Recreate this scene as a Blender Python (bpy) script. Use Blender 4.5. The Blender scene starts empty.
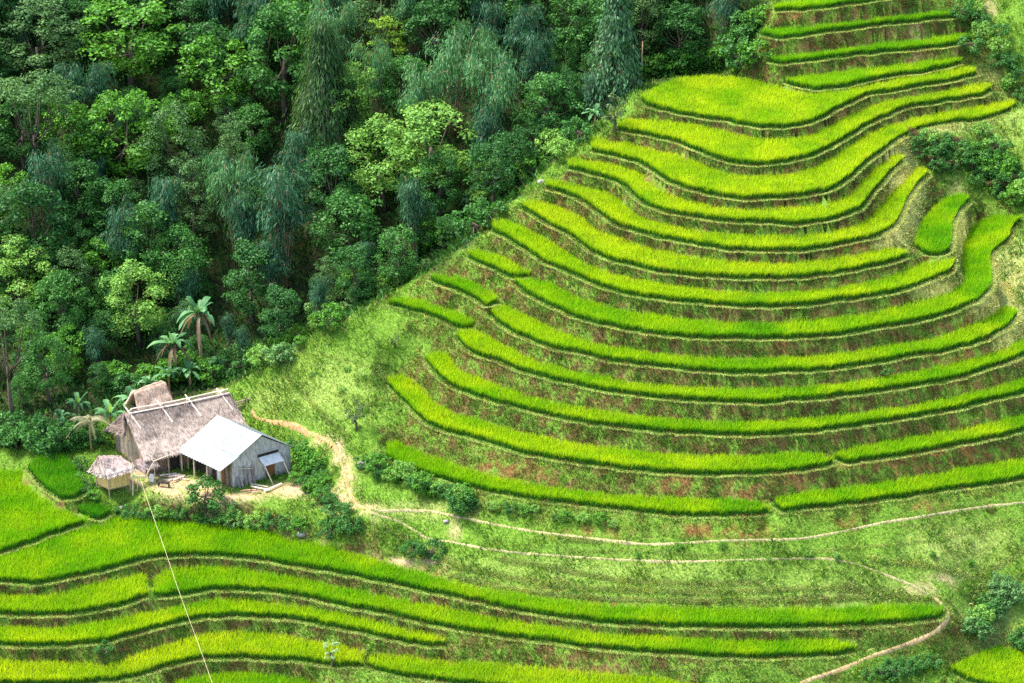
SUN_AZ = -75
EXPOSURE = 1.46
import bpy, bmesh, math, random, os
import numpy as np
from mathutils import Vector, Matrix, Euler
from mathutils.geometry import delaunay_2d_cdt
from mathutils.bvhtree import BVHTree

rng = np.random.default_rng(7)
random.seed(7)
C = bpy.context.scene.collection

# ------------------------------------------------------------------ camera model
W, H = 1024, 683
FPX = 2400.0
PITCH = math.radians(24.0)
CAMZ = 88.0
ca, sa = math.cos(PITCH), math.sin(PITCH)

def rays(px, py):
    u = (np.asarray(px, float) - 512.0) / FPX
    v = (341.5 - np.asarray(py, float)) / FPX
    return u, ca + v * sa, -sa + v * ca

def unproj(px, py, z):
    dx, dy, dz = rays(px, py)
    t = (np.asarray(z, float) - CAMZ) / dz
    return np.stack([dx * t, dy * t, np.broadcast_to(z, np.shape(t)) + 0 * t], -1)

def proj(p):
    p = np.asarray(p, float)
    x, y, z = p[..., 0], p[..., 1], p[..., 2] - CAMZ
    f = y * ca - z * sa
    v = y * sa + z * ca
    return np.stack([512 + FPX * x / f, 341.5 - FPX * v / f], -1)

# ------------------------------------------------------------------ numpy value noise
def _hash(ix, iy, seed):
    h = (ix.astype(np.int64) * 374761393 + iy.astype(np.int64) * 668265263 + seed * 1442695041) & 0xffffffff
    h = ((h ^ (h >> 13)) * 1274126177) & 0xffffffff
    return ((h ^ (h >> 16)) & 0xffff) / 65535.0

def noise2(x, y, seed=0):
    x = np.asarray(x, float); y = np.asarray(y, float)
    ix = np.floor(x); iy = np.floor(y)
    fx = x - ix; fy = y - iy
    fx = fx * fx * (3 - 2 * fx); fy = fy * fy * (3 - 2 * fy)
    a = _hash(ix, iy, seed); b = _hash(ix + 1, iy, seed)
    c = _hash(ix, iy + 1, seed); d = _hash(ix + 1, iy + 1, seed)
    return (a * (1 - fx) + b * fx) * (1 - fy) + (c * (1 - fx) + d * fx) * fy

def fbm(x, y, seed=0, octv=4):
    s = 0; a = .5
    for i in range(octv):
        s = s + a * noise2(np.asarray(x) * 2 ** i, np.asarray(y) * 2 ** i, seed + i * 17)
        a *= .5
    return s / (1 - .5 ** octv)

# ------------------------------------------------------------------ rice paddies: outlines seen in the valley (back edge of the canopy, front foot)
# name: (tone, back edge, front edge, label)
def pts(s):
    v = [float(q) for q in s.replace(';', ' ').replace(',', ' ').split()]
    return np.array(v).reshape(-1, 2)

PAD = {}
def pad(key, tone, T, B, label):
    PAD[key] = dict(tone=tone, T=pts(T), B=pts(B), label=label)

pad('P1', .55, '773,4 790,2 820,-3 860,-7 900,-11 915,-12', '774,11 800,11 830,7 860,3 895,-2 917,-6', 'deep green rice strip cut by the top edge, highest on the hillside')
pad('P2', .5, '762,29 795,27.7 823,25.5 856,20.8 884,18 912,14.4 934,11.6 956,10.5', '762,36 779,39 809,35 851,29 879,25 906,22.7 934,19.4 957,17', 'deep green rice strip just below the highest one, under a brown bank')
pad('P3', .5, '770.5,57 795.5,54 829,51 856,47 884,43 906,41 934,37.5 956,34.6 969,33.3', '770,62 781,63.8 809,61.5 851,55 879,52.7 906,50.5 934,47.7 956,44.4 971,41', 'deep green rice strip third from the top of the hill')
pad('P4', .7, '786,79 809,75 837,72.6 859,68.8 887,66.5 920,61.6 945,58 958,57', '787,83 804,88.7 817,90 837,88 865,82 892,76 920,72.6 942,69 960,63.5', 'slim bright rice strip directly above the widest field near the hill top')
pad('P5', .95, '642,95 659,85 678,78.5 698,75.5 718,75.5 737,77.5 757,80.5 769,84.4 786,87.5 804,92.5 817,94 837,92 865,86 892,80 920,76 945,71.5 967,66.5 974,67', '642,100 649,106 663,110 682,114 706,118 727,121.7 747,125.6 767,127.6 785,128.6 801,125.3 817,119.4 836,108.6 856,99.8 864,94.5 879,93 906,88.7 934,83.5 956,80 975,75', 'broad yellow green rice field, the widest one near the hill top')
pad('P6', .95, '618,122.4 626,119.4 641,119.4 660,120.4 679,122.4 699,125.3 719,130 738,135 758,138 778,139 797,137 817,132 836,122.4 856,112.6 873,105.5 890,100 910,97 934,92 956,88 976,84.5 989,82', '618,130 633,132.8 649,136 667,140 682,144 699,151 713,157.7 728.7,162.6 748,165 770,165 793,160.7 813,155.8 829,147 845,137.5 863,126 879,118.5 898,110.6 918,105.7 942,101.4 961,98.8 981,95.5 990,91', 'yellow green rice band first below the broad field near the hill top')
pad('P7', .95, '592,137 610,141.4 633,144 647,148 667,152.8 682,156 699,162.6 715,169.5 734,174.4 758,175.4 782,174.4 801,171.5 817,165.6 832,156.7 846,148 859,140 873,132 892.7,123.4 912,118.5 932,113.6 951.6,110.6 971,107.7 991,102.8 1008,100 1016,99.4', '592,151.8 608,153.8 621.7,157.7 637,160.7 649,166.5 660,175 672,183 689,189 709,194 728.7,198 748,199 778,198 801,196 823,192 837,186 849,176.4 863,163.6 883,149 898.6,139 912,132 932,126 951.6,122.4 971,121.4 991,117.5 1004,112.6 1015,107.7', 'long yellow green rice band second below the broad top field, ending above the shrubs')
pad('P8', .95, '568.7,158.7 584,159.7 602,162.6 621.7,166.5 637,172.4 653,180 663,189.5 672.7,196 686.5,200 701,203.5 719,207.8 738.5,208.7 762,208.7 787,206.8 817,204.8 833,202 848,195.5 863,181 875,167.5 887,157.5 896,153.8 902,154.8', '568.7,168.5 584,172.4 602,177.3 617.8,182 629.5,188 637,197 649,205.8 667,212 693,216.5 717,220.6 737,221.6 769,223.5 799,224.5 822,221.6 842,216.7 858,209 869,196 881,182 892.7,168.5 902,162.6', 'yellow green rice band whose right end hooks up short of the shrubs')
pad('P9', 1.0, '547,179 566.7,182 588,188 608,192 618,197 627,206 640,216.5 658,222.6 678,227.5 701,231.4 727,233.4 760,235.3 799,235.3 820,232.8 845,228 864,222 874,213 882,203 889,195 899,186 909,176 918,167.5 925,168', '546,188 563,193 578.5,198 590,205.5 605,217 619,225.5 638.5,232.4 658,237.3 682,242 707,247 732.7,250 769,251.4 803,250.6 828,247 852,241.5 874,237.5 890.7,229 898,217 905,201 915,186 926,175.4', 'yellow rice band with its long right arm climbing beside a dry straw bank')
pad('P10', 1.05, '523,200 539,201 559,206.8 571.8,211.8 584,219 595,229.4 609,235.3 628.7,242 648,248 668,252 687.6,257 713,259.9 737,261.8 769,263.5 799,261.8 824,258.9 850,256 873.5,251 893,248 906.8,249', '522.6,207.8 536,216 556.6,228.5 572,236 584,245 595,253 613,259.9 634.6,265.7 658,271.6 682,274.6 707,276.5 737,278.5 769,278.5 799,277.5 828,274.6 857.8,269.7 881,264.8 897,260.8 907,256', 'most yellow rice band, halfway up the hill, ending in a blunt right tip')
pad('P11', .9, '494,220 507.6,219.6 521,225.5 537,233.4 552.7,242 566,250.5 583.6,262.8 595,267.7 613,273.6 634.6,278.5 654,282.4 678,286.4 701,289.3 727,291.3 769,292.8 799,291.3 828,288.3 857.8,284.4 883,278.5 907,270.6 922,263 932,256.5 949,255.5', '493.5,230.4 507.6,238.3 525,248 541,259.9 556.6,267 573,273.5 589.4,281.5 605,288.3 624.8,293.2 648,297 678,301 701,303 731,306 769,307 799,306 828,302 857.8,298 887,293 911,287.5 930,281 948,272.5 952.6,264', 'bright rice band whose right end touches the small detached paddy')
pad('P11b', .6, '915,241 918,231 922,221 934,205.5 946,196.7 961,192.8 969,195', '916,248 926,254 938,254.8 947,252.6 949,243 950,225 957.5,212 968,200', 'small detached deep green rice paddy between two straw coloured banks')
pad('P12a', .75, '470,251 478,250 494,253 507.6,258.9 521,266.7 529.5,273', '469,257 482,263.8 498,270.6 509.5,276.8 517.4,278 529.5,277', 'short rice strip at the left end of a longer band, next to the ridge path')
pad('P12', .65, '516,279.5 531,278.5 546.8,280.5 562,288.5 576,296 591,302 611,308 634.6,311.9 658,314.8 685.6,318.7 717,321.7 769,322.7 799,320.7 828,317.8 857.8,314.8 887,309 910.8,304 930,298.7 949.6,292 965,282 964.5,276 962.4,258.5 965,239 971,227 981,219 996.7,215 1018,215.5', '515.4,283.4 529,294 546.8,304 562,310.5 579,318 599,323.6 628.7,329.6 658,334.5 687.6,337.5 717,338.5 769,339 818.5,337 850,333.5 877.4,327.7 906.8,322.8 932,318 954,311 975,301.7 987,292 990,282 987.5,262 989,255 995,249.7 1006.5,241 1010.5,229 1019,221', 'very long rice band with an S shaped deep green arm climbing at its right end')
pad('P13a', .6, '433,274.6 446.7,275.6 462.4,277.5 478,284.4 490,290.3 497.5,298', '432,280.5 446.7,286.4 462.4,291.3 476,299 487,306.5 497.8,302.5', 'upper of two short dark green strips at the left shoulder of the hill')
pad('P14a', .55, '391,299 405.5,297 421,300 437,306 452.6,309.9 466.4,315.8 473,321.7', '389.8,304 405.5,309 423,312.9 440.8,318.7 454.6,326.6 465,328.6 472.5,327.5', 'lower and leftmost of two short dark green strips at the left shoulder of the hill')
pad('P13', .75, '493,306 505.6,305.5 521,312.5 537,320.5 556,330 579.6,338.4 599,344.3 622.8,348.3 648,352.2 678,355 707,358 740,358.6 779,357.5 818.5,356 850,351.8 877.4,347.3 906.8,342.4 930,339 951.6,332 977,322.4 995,312.6 1005,305 1013,305.7', '491.9,315 501.7,324.7 517.4,333.5 537,342.4 556.6,348.5 583,354 609,360 638.5,364 668,367.3 697.4,370.5 727,372.8 760,373 779,371.8 818.5,370.5 850,366.5 883,361 912,356 941.8,351.8 965,346 987,338 1004.6,328.3 1016,315.5', 'long rice band curling up at the right end below the pale straw slope')
pad('P14', .75, '461,330 474,329.6 488,336.5 505.6,345.3 521,354 541,362 560,367.5 583.6,372.8 609,377.7 638.5,382.6 668,385.6 697.4,386.8 740,388.3 779,387.5 818.5,385 850,382 880,377.5 912,372 941.8,366 971,358.7 996.7,350.8 1012.4,345 1024,338 1044,326', '458.5,338 466.4,348.3 482,356 501.7,362 521,369.9 546.8,377.7 570,383 583.6,386.5 609,391.5 638.5,395.4 668,398.3 697.4,400.3 727,402.2 760,402.8 779,401.3 818.5,398.4 850,394.5 883,390 912,386.2 941.8,381.8 971,373.4 996.7,365.6 1024,354.8 1044,346', 'long rice band with bare red earth patches on the bank above its right half')
pad('P15', .75, '429,353.5 440,350.5 448.7,356 456.5,367 464.4,372.8 478,376.7 498,384.6 517.4,392.4 537,398.3 560,404 583.6,408 609,411.5 638.5,416 668,418 697.4,420 740,421.9 779,420 818.5,417.5 850,414 880,410 912,405.8 941.8,399.5 971,393 996.7,387 1024,378.3 1044,371', '427,361 437,372.8 446.7,382.6 462.4,390.5 482,397.3 505.6,404.2 529,410 556,417 583.6,422.8 609,425.8 638.5,428.7 668,431.7 697.4,433.6 740,435.4 779,433.6 818.5,430.6 850,426.5 880,421.5 912,417 941.8,411.6 971,404.7 996.7,398.8 1024,392 1044,386', 'long rice band third from the foot of the hill, running past the right edge')
pad('P16', .85, '389.5,377 401.6,374.8 413.4,380.7 423,390.5 435,402.2 450.7,412 468,417 490,422.8 513.5,429.7 541,435.6 562,440.5 589.4,444.5 619,448.5 648,451.4 678,453.4 707,455 740,455 769,454 799,452.6 818.5,452.6 826,455 833,460', '388,384 399.6,396.4 411.4,408 425,421 438.9,428.3 458.5,434.2 484,439.8 502,446.5 521,452.4 546.8,457.5 570,461 589.4,464.2 619,468 648,471 678,473.4 707,474.6 740,474 769,472.6 799,470.7 818.5,467.7 832,464', 'long rice band second from the foot of the hill, hooked at its left end')
pad('P17', .75, '834,452.5 842,450.6 860,446.5 880,442.5 907,438 935,433.5 951.6,431 981,424.3 1010.5,418.5 1024,415.5 1044,410', '836,460 846,462.8 867,460 897,455.2 920,451.5 941.8,447.6 971,442 1000.6,436 1024,430 1044,425', 'shorter rice band at the right, second from the foot of the hill')
pad('P18', .65, '387,442 397.7,440.6 409.4,445.5 423,453.4 439,458.3 458.5,465 482,472 501.7,477 527,482.8 555,487.2 589.4,490.7 619,494.2 648,496.5 678,498 707,499 740,498.7 756,499.5 765,504 769,509', '387,458 399.6,465 423,473 448.7,480.8 478,488.7 507.6,494.6 537,499 565,502.5 589.4,505.4 619,509.3 648,512.2 678,515 707,515.6 740,514.8 759.6,514.5 769,512.5', 'lowest rice band on the left of the hill foot, above the footpath')
pad('P19', .7, '776,496 789,494 809,490.8 828,489 858,485.2 880,482 907,478 935,474 951.6,470.5 981,464.6 1024,457.7 1044,454', '776,507 782,511.5 808.7,508 838,505 865,502.5 892,498.5 922,493.5 951.6,489 981,485 1024,478 1044,475', 'lowest rice band on the right of the hill foot, above the footpath')
pad('L0', .1, '29.4,461.6 43,454.7 59,453.7 72.6,459.6 78.5,475.3 84,487', '29.4,469.4 39.3,481 49,491 62.8,498.5 74.6,498.5 83.4,492', 'dark green nursery patch of young rice left of the small hut')
pad('L0b', .05, '79,505 94,502 108,507', '79,511.5 88.3,517.5 100,519 110,514', 'tiny dark green rice seedbed below the small hut')
pad('L1', .66, '-20,468 0,469.4 15.7,470.4 21.6,467.5 29.4,479.3 37.3,491 49,499 62.8,508.7 78.5,516.5 88,522', '-20,557 0,552 11.8,549 29.4,543 49,535 68.7,528.3 88.3,523.4', 'bright green paddy at the left edge below the forest')
pad('L2', .62, '-20,562 0,556 15,552 32,546 50,539 69,532 90,527 100,522 118,516.5 137,519.5 167,521 200,522.4 225,526 253,530 268,531 284,536.7 298,541.6 317,542.6 337,548.5 358,553 383,560.5 399,565.7 425,571.6 448,579.4 478,586.3 507,591.2 540,596 563.6,600 589,602 618.5,605 658,606 697,607.5 740,607.8 782,607.6 841,607 885,604.7 929,604.7 941,607', '-20,580 0,581.4 29.4,583.3 51,581.4 68.7,577.5 88.3,573.5 112,568.6 133.5,560.8 157,556.9 176.6,554.9 209,555 239,556.4 258.5,559.3 282,563.2 307.6,567.2 337,572 358,576.5 380,581 403,585.3 428.7,591.2 454,596 481.7,602 507,607.9 534,613 569,617.7 599,621.6 628,623.6 662,626 697,626.5 740,627.2 782,627.5 841,625.8 885,623.7 914,621.7 937,618 942,612', 'big bright green paddy in front of the houses, longest of the lower fields')
pad('L3a', .85, '-20,594 0,594 29,595 49,594 69,591 88,585.3 118,578.4 137,573.5 146,574.5', '-20,613.5 0,613.8 29,614.7 69,613.8 98,609.8 122,605 137,599 148,596', 'rice band at the left edge ending at a low earth divider')
pad('L3', .75, '154,577 163,571.6 177,567.6 209,565.7 239,566.7 268,572.5 298,577.5 327,583.3 353,588.5 383,595 409,601 438.5,605.9 462,610.8 487.6,616.7 517,621.6 540,624.6 569,628.5 599,632.4 628,635.4 658,635.4 687,637.3 717,639.3 762,640.7 797,638.8 835,639.8 850,642.8 855,647', '154,597 177,595 209,589.2 239,589.2 268,591.2 298,595 321,600 347,605.9 383,612.4 409,618.7 438.5,624.6 462,629.5 487.6,633.4 517,637.5 540,640 569,644.2 599,648 628,650 658,653 687,654.5 717,656.5 768,657.4 812,656 841,653.9 855,651', 'long lower rice band starting at the low earth divider, second below the houses')
pad('L4', .85, '-20,626 0,626.5 49,627.5 69,625.5 98,621.6 122,617.7 141,612.8 167,607.9 196,601.5 219,599 249,600 278,604 308,607.9 337,612.8 360,617.8 380,621.8 399,627.5 419,632.4 438.5,635.4 446,639', '-20,645 0,645 29,646 59,645 88,643.2 112,640.3 133.5,633.4 157,627.5 177,622.6 200,617.7 229,615.7 268,616.7 298,619.7 327,624.6 353,630 383,636.3 409,642.2 429,646 444,645.5', 'yellow green rice band third below the houses, tapering to a point at its right')
pad('L5', 1.0, '-20,659 0,659.9 29,661.9 59,660.9 84,661.9 106,664.8 122,660.9 141,652 167,644.2 187,638 205,633.8 229,631.4 258.5,632.4 288,635.4 313.5,641.3 337,645.2 356.6,648 364,653', '-20,685 0,684 60,684 112,680.5 137,675 157,668.7 178,662.3 204,658 239,656.9 268,658.9 298,659.9 317,661.9 337,665.5 363,665.8', 'yellow rice band with a pale sapling at its right end, near the bottom edge')
pad('L6', .95, '369,655 380,653 403,655 429,659.9 458,660.9 487.6,661.9 517,664.8 540,667 569,669.7 599,672.6 628,674.6 658,677.6 677,680.5 700,686', '368,666 380,670.5 409,676.6 438.5,680.5 478,685 520,689 560,693 620,698 680,702 702,700', 'yellow rice band cut by the bottom edge, right of the pale sapling')
pad('L7', .7, '176,681 209,674.6 239,671.6 268,673.6 298,677.6 317,683 330,690', '176,700 209,697 239,695 268,697 298,700 328,704', 'narrow green rice strip cut off by the bottom edge, lowest on the left')
pad('R1', .85, '951,666 967,657.4 988,648.6 1002,645.7 1017,650 1044,655', '953,673 973,682 1000,688 1044,692', 'lone yellow green paddy in the bottom right corner below the shrubs')

HR = 0.55   # rice height
def resample(P, step):
    seg = np.hypot(*(P[1:] - P[:-1]).T)
    s = np.concatenate([[0], np.cumsum(seg)])
    n = max(2, int(round(s[-1] / step)) + 1)
    q = np.linspace(0, s[-1], n)
    return np.stack([np.interp(q, s, P[:, 0]), np.interp(q, s, P[:, 1])], -1)

def col_intervals(poly, x):
    ys = []
    n = len(poly)
    for i in range(n):
        a = poly[i]; b = poly[(i + 1) % n]
        if (a[0] <= x) != (b[0] <= x):
            ys.append(a[1] + (x - a[0]) / (b[0] - a[0]) * (b[1] - a[1]))
    ys.sort()
    return [(ys[i], ys[i + 1]) for i in range(0, len(ys) - 1, 2)]

KX = 12.0
keys = list(PAD)
base = {}; nvar = 0
for k in keys:
    P = PAD[k]; P['poly'] = np.concatenate([P['T'], P['B'][::-1]])
    x0 = math.floor(P['poly'][:, 0].min() / KX); x1 = math.ceil(P['poly'][:, 0].max() / KX)
    P['k0'] = x0; P['nk'] = x1 - x0 + 1; P['off'] = nvar; nvar += P['nk']
def zrow(k, x):
    P = PAD[k]; t = min(max(x / KX - P['k0'], 0), P['nk'] - 1.0001); i = int(t); f = t - i
    return {P['off'] + i: 1 - f, P['off'] + i + 1: f}
rowsA = []; rowsb = []
def addrow(d, b, w):
    r = np.zeros(nvar)
    for i, v in d.items(): r[i] += v * w
    rowsA.append(r); rowsb.append(b * w)
PAIRS = []
for x in np.arange(-18, 1044, 6.0):
    iv = []
    for k in keys:
        for a, b in col_intervals(PAD[k]['poly'], x): iv.append((a, b, k))
    iv.sort()
    for (a0, b0, k0), (a1, b1, k1) in zip(iv, iv[1:]):
        if k0 == k1 or a1 < b0 - 1: continue
        gap = a1 - b0
        _, dyU, dzU = rays(x, b0); _, dyL, dzL = rays(x, a1)
        cU = dyU / dzU; cL = dyL / dzL
        g1 = np.interp(gap, [12, 22, 50], [.35, .6, 1.6]); g0 = .45
        w = 1.0 if gap < 30 else .35
        # (zU-CAMZ)*cU - (zL+HR-CAMZ)*cL = g0 + g1*(zU-zL)
        d = {}
        for i, v in zrow(k0, x).items(): d[i] = d.get(i, 0) + v * (cU - g1)
        for i, v in zrow(k1, x).items(): d[i] = d.get(i, 0) - v * (cL - g1)
        addrow(d, g0 + CAMZ * cU + (HR - CAMZ) * cL, w)
        PAIRS.append((k0, k1, x, b0, a1))
for k in keys:
    P = PAD[k]
    for i in range(P['nk'] - 1):
        addrow({P['off'] + i: 1, P['off'] + i + 1: -1}, 0, 5.0)
for k, c in {'L0': ('L1', 1.2), 'L0b': ('L2', 1.0), 'R1': ('L3', -1.5), 'L7': ('L5', -1.2), 'P12a': ('P12', .1)}.items():
    addrow({PAD[k]['off']: 1, PAD[c[0]]['off'] + (PAD[c[0]]['nk'] - 1 if k == 'R1' else (4 if k=='L7' else 0)): -1}, c[1], 1.0)
addrow(zrow('P18', 600), 0, 10)
sol = np.linalg.lstsq(np.array(rowsA), np.array(rowsb), rcond=None)[0]
def zpad(k, x):
    P = PAD[k]; t = np.clip(np.asarray(x, float) / KX - P['k0'], 0, P['nk'] - 1.0001)
    return np.interp(t, np.arange(P['nk']), sol[P['off']:P['off'] + P['nk']])
# ------------------------------------------------------------------ mesh and object helpers
def mk_mesh(name, V, F, mat=None, col=None, smooth=False, attrs=None):
    """V (n,3), F (m,k) with constant k, or a list of such arrays"""
    V = np.asarray(V, np.float32)
    Fs = F if isinstance(F, list) else [np.asarray(F)]
    Fs = [np.asarray(f, np.int32) for f in Fs if len(f)]
    me = bpy.data.meshes.new(name)
    me.vertices.add(len(V)); me.vertices.foreach_set('co', V.ravel())
    loops = np.concatenate([f.ravel() for f in Fs])
    tot = np.concatenate([np.full(len(f), f.shape[1], np.int32) for f in Fs])
    st = np.concatenate([[0], np.cumsum(tot)[:-1]]).astype(np.int32)
    me.loops.add(len(loops)); me.loops.foreach_set('vertex_index', loops)
    me.polygons.add(len(tot)); me.polygons.foreach_set('loop_start', st); me.polygons.foreach_set('loop_total', tot)
    if smooth: me.polygons.foreach_set('use_smooth', np.ones(len(tot), bool))
    me.update(calc_edges=True)
    if col is not None:
        a = me.color_attributes.new('Col', 'FLOAT_COLOR', 'POINT')
        c = np.ones((len(V), 4), np.float32); c[:, :3] = col
        a.data.foreach_set('color', c.ravel())
    for n, v in (attrs or {}).items():
        a = me.attributes.new(n, 'FLOAT', 'POINT'); a.data.foreach_set('value', np.asarray(v, np.float32))
    if mat: me.materials.append(mat)
    return me

def link(name, me, parent=None, loc=None):
    o = bpy.data.objects.new(name, me); C.objects.link(o)
    if parent is not None: o.parent = parent
    if loc is not None: o.location = loc
    return o

def empty(name, loc, rz=0.0):
    o = bpy.data.objects.new(name, None); C.objects.link(o)
    o.location = loc; o.rotation_euler = (0, 0, rz); o.empty_display_size = .3
    return o

def tag(o, label=None, cat=None, group=None, kind=None):
    if label: o['label'] = label
    if cat: o['category'] = cat
    if group: o['group'] = group
    if kind: o['kind'] = kind
    return o

class MB:
    """collects verts and faces of one mesh"""
    def __init__(s): s.v = []; s.f = []; s.c = []
    def add(s, V, F, col=None):
        b = len(s.v); s.v += [tuple(p) for p in V]; s.f += [tuple(b + i for i in f) for f in F]
        s.c += [col or (1, 1, 1)] * len(V)
    def box(s, c, size, rot=None, col=None):
        hx, hy, hz = [q / 2 for q in size]
        P = [Vector((x, y, z)) for x in (-hx, hx) for y in (-hy, hy) for z in (-hz, hz)]
        if rot is not None: P = [rot @ p for p in P]
        P = [p + Vector(c) for p in P]
        s.add(P, [(0, 1, 3, 2), (4, 6, 7, 5), (0, 4, 5, 1), (2, 3, 7, 6), (0, 2, 6, 4), (1, 5, 7, 3)], col)
    def bar(s, a, b, r0, r1=None, n=6, col=None, cap=True):
        r1 = r0 if r1 is None else r1
        a = Vector(a); b = Vector(b); d = (b - a).normalized()
        u = d.cross(Vector((0, 0, 1)) if abs(d.z) < .9 else Vector((1, 0, 0))).normalized(); w = d.cross(u)
        P = []
        for q, r in ((a, r0), (b, r1)):
            for i in range(n):
                t = 2 * math.pi * i / n
                P.append(q + u * (r * math.cos(t)) + w * (r * math.sin(t)))
        F = [(i, (i + 1) % n, n + (i + 1) % n, n + i) for i in range(n)]
        if cap: F += [tuple(range(n))[::-1], tuple(range(n, 2 * n))]
        s.add(P, F, col)
    def tube(s, pts, rad, n=6, col=None):
        P = []; pts = [Vector(p) for p in pts]
        for k, q in enumerate(pts):
            d = (pts[min(k + 1, len(pts) - 1)] - pts[max(k - 1, 0)]).normalized()
            u = d.cross(Vector((0.13, .2, 1)) if abs(d.z) < .9 else Vector((1, .1, 0))).normalized(); w = d.cross(u)
            r = rad[k] if hasattr(rad, '__len__') else rad
            for i in range(n):
                t = 2 * math.pi * i / n
                P.append(q + u * (r * math.cos(t)) + w * (r * math.sin(t)))
        F = [(k * n + i, k * n + (i + 1) % n, (k + 1) * n + (i + 1) % n, (k + 1) * n + i) for k in range(len(pts) - 1) for i in range(n)]
        F += [tuple(range(n))[::-1], tuple(range((len(pts) - 1) * n, len(pts) * n))]
        s.add(P, F, col)
    def mesh(s, name, mat, smooth=False):
        me = bpy.data.meshes.new(name); me.from_pydata(s.v, [], s.f); me.update()
        a = me.color_attributes.new('Col', 'FLOAT_COLOR', 'POINT')
        a.data.foreach_set('color', np.array([tuple(c) + (1,) for c in s.c], np.float32).ravel())
        if smooth: me.polygons.foreach_set('use_smooth', np.ones(len(me.polygons), bool))
        me.materials.append(mat); return me
    def build(s, name, mat, parent=None, smooth=False, loc=None):
        return link(name, s.mesh(name, mat, smooth), parent, loc)

# ------------------------------------------------------------------ node materials
def newmat(name):
    m = bpy.data.materials.new(name); m.use_nodes = True
    nt = m.node_tree; nt.nodes.clear()
    return m, nt
def N(nt, typ, **kw):
    n = nt.nodes.new(typ)
    for k, v in kw.items():
        if k in n.inputs: n.inputs[k].default_value = v
        else: setattr(n, k, v)
    return n
def mixc(nt, fac, a, b, mode='MIX'):
    n = nt.nodes.new('ShaderNodeMix'); n.data_type = 'RGBA'; n.blend_type = mode
    for i, v in ((0, fac), (6, a), (7, b)):
        if isinstance(v, bpy.types.NodeSocket): nt.links.new(v, n.inputs[i])
        else: n.inputs[i].default_value = v if i == 0 else (tuple(v) + (1,))[:4]
    return n.outputs[2]
def math_(nt, op, a, b=0.0, c=0.0, clamp=False):
    n = nt.nodes.new('ShaderNodeMath'); n.operation = op; n.use_clamp = clamp
    for i, v in enumerate((a, b, c)):
        if isinstance(v, bpy.types.NodeSocket): nt.links.new(v, n.inputs[i])
        else: n.inputs[i].default_value = v
    return n.outputs[0]
def pos_noise(nt, scale, detail=3, rough=.55, vec=None, stretch=None, obj=False):
    g = N(nt, 'ShaderNodeTexCoord').outputs['Object'] if obj else N(nt, 'ShaderNodeNewGeometry').outputs['Position']
    if stretch:
        mp = N(nt, 'ShaderNodeMapping'); mp.inputs['Scale'].default_value = stretch; nt.links.new(g, mp.inputs[0]); g = mp.outputs[0]
    n = N(nt, 'ShaderNodeTexNoise', Scale=scale, Detail=detail, Roughness=rough)
    nt.links.new(g, n.inputs['Vector']); return n.outputs['Fac']
def ramp(nt, fac, stops):
    r = nt.nodes.new('ShaderNodeValToRGB'); nt.links.new(fac, r.inputs[0])
    e = r.color_ramp.elements
    while len(e) < len(stops): e.new(.5)
    for q, (p, c) in zip(e, stops): q.position = p; q.color = (tuple(c) + (1,))[:4]
    return r.outputs[0]
def smooth01(nt, fac, a, b):
    n = nt.nodes.new('ShaderNodeMapRange'); n.interpolation_type = 'SMOOTHSTEP'
    nt.links.new(fac, n.inputs[0]); n.inputs[1].default_value = a; n.inputs[2].default_value = b
    return n.outputs[0]
def leafmat(name, trans=.35, rough=.5, spec=.25, tint=(1, 1, 1), vary=.25, scale=.35):
    """leaf or blade material: colour from the mesh, with broad natural variation"""
    m, nt = newmat(name)
    at = N(nt, 'ShaderNodeAttribute', attribute_name='Col').outputs['Color']
    nz = pos_noise(nt, scale, 3)
    k = ramp(nt, nz, [(.25, (1 - vary, 1 - vary * .8, 1 - vary)), (.5, (1, 1, 1)), (.75, (1 + vary, 1 + vary * .5, 1))])
    c = mixc(nt, 1.0, at, k, 'MULTIPLY')
    c = mixc(nt, 1.0, c, tint, 'MULTIPLY')
    b = N(nt, 'ShaderNodeBsdfPrincipled'); b.inputs['Roughness'].default_value = rough
    b.inputs['Specular IOR Level'].default_value = spec
    nt.links.new(c, b.inputs['Base Color'])
    t = N(nt, 'ShaderNodeBsdfTranslucent')
    nt.links.new(mixc(nt, 1.0, c, (1.15, 1.1, .6), 'MULTIPLY'), t.inputs[0])
    mx = N(nt, 'ShaderNodeMixShader'); mx.inputs[0].default_value = trans
    nt.links.new(b.outputs[0], mx.inputs[1]); nt.links.new(t.outputs[0], mx.inputs[2])
    o = N(nt, 'ShaderNodeOutputMaterial'); nt.links.new(mx.outputs[0], o.inputs[0])
    return m
def solid(name, c0, c1, scale=3, rough=.85, stretch=None, bump=0.0, spec=.2, obj=True, detail=4, vcol=False, metal=0):
    m, nt = newmat(name)
    nz = pos_noise(nt, scale, detail, .6, stretch=stretch, obj=obj)
    c = ramp(nt, nz, [(.3, c0), (.7, c1)])
    if vcol:
        at = N(nt, 'ShaderNodeAttribute', attribute_name='Col').outputs['Color']
        c = mixc(nt, 1.0, c, at, 'MULTIPLY')
    b = N(nt, 'ShaderNodeBsdfPrincipled'); b.inputs['Roughness'].default_value = rough
    b.inputs['Specular IOR Level'].default_value = spec; b.inputs['Metallic'].default_value = metal
    nt.links.new(c, b.inputs['Base Color'])
    if bump:
        bp = N(nt, 'ShaderNodeBump', Strength=bump, Distance=.03); nt.links.new(nz, bp.inputs['Height']); nt.links.new(bp.outputs[0], b.inputs['Normal'])
    o = N(nt, 'ShaderNodeOutputMaterial'); nt.links.new(b.outputs[0], o.inputs[0])
    return m

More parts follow.
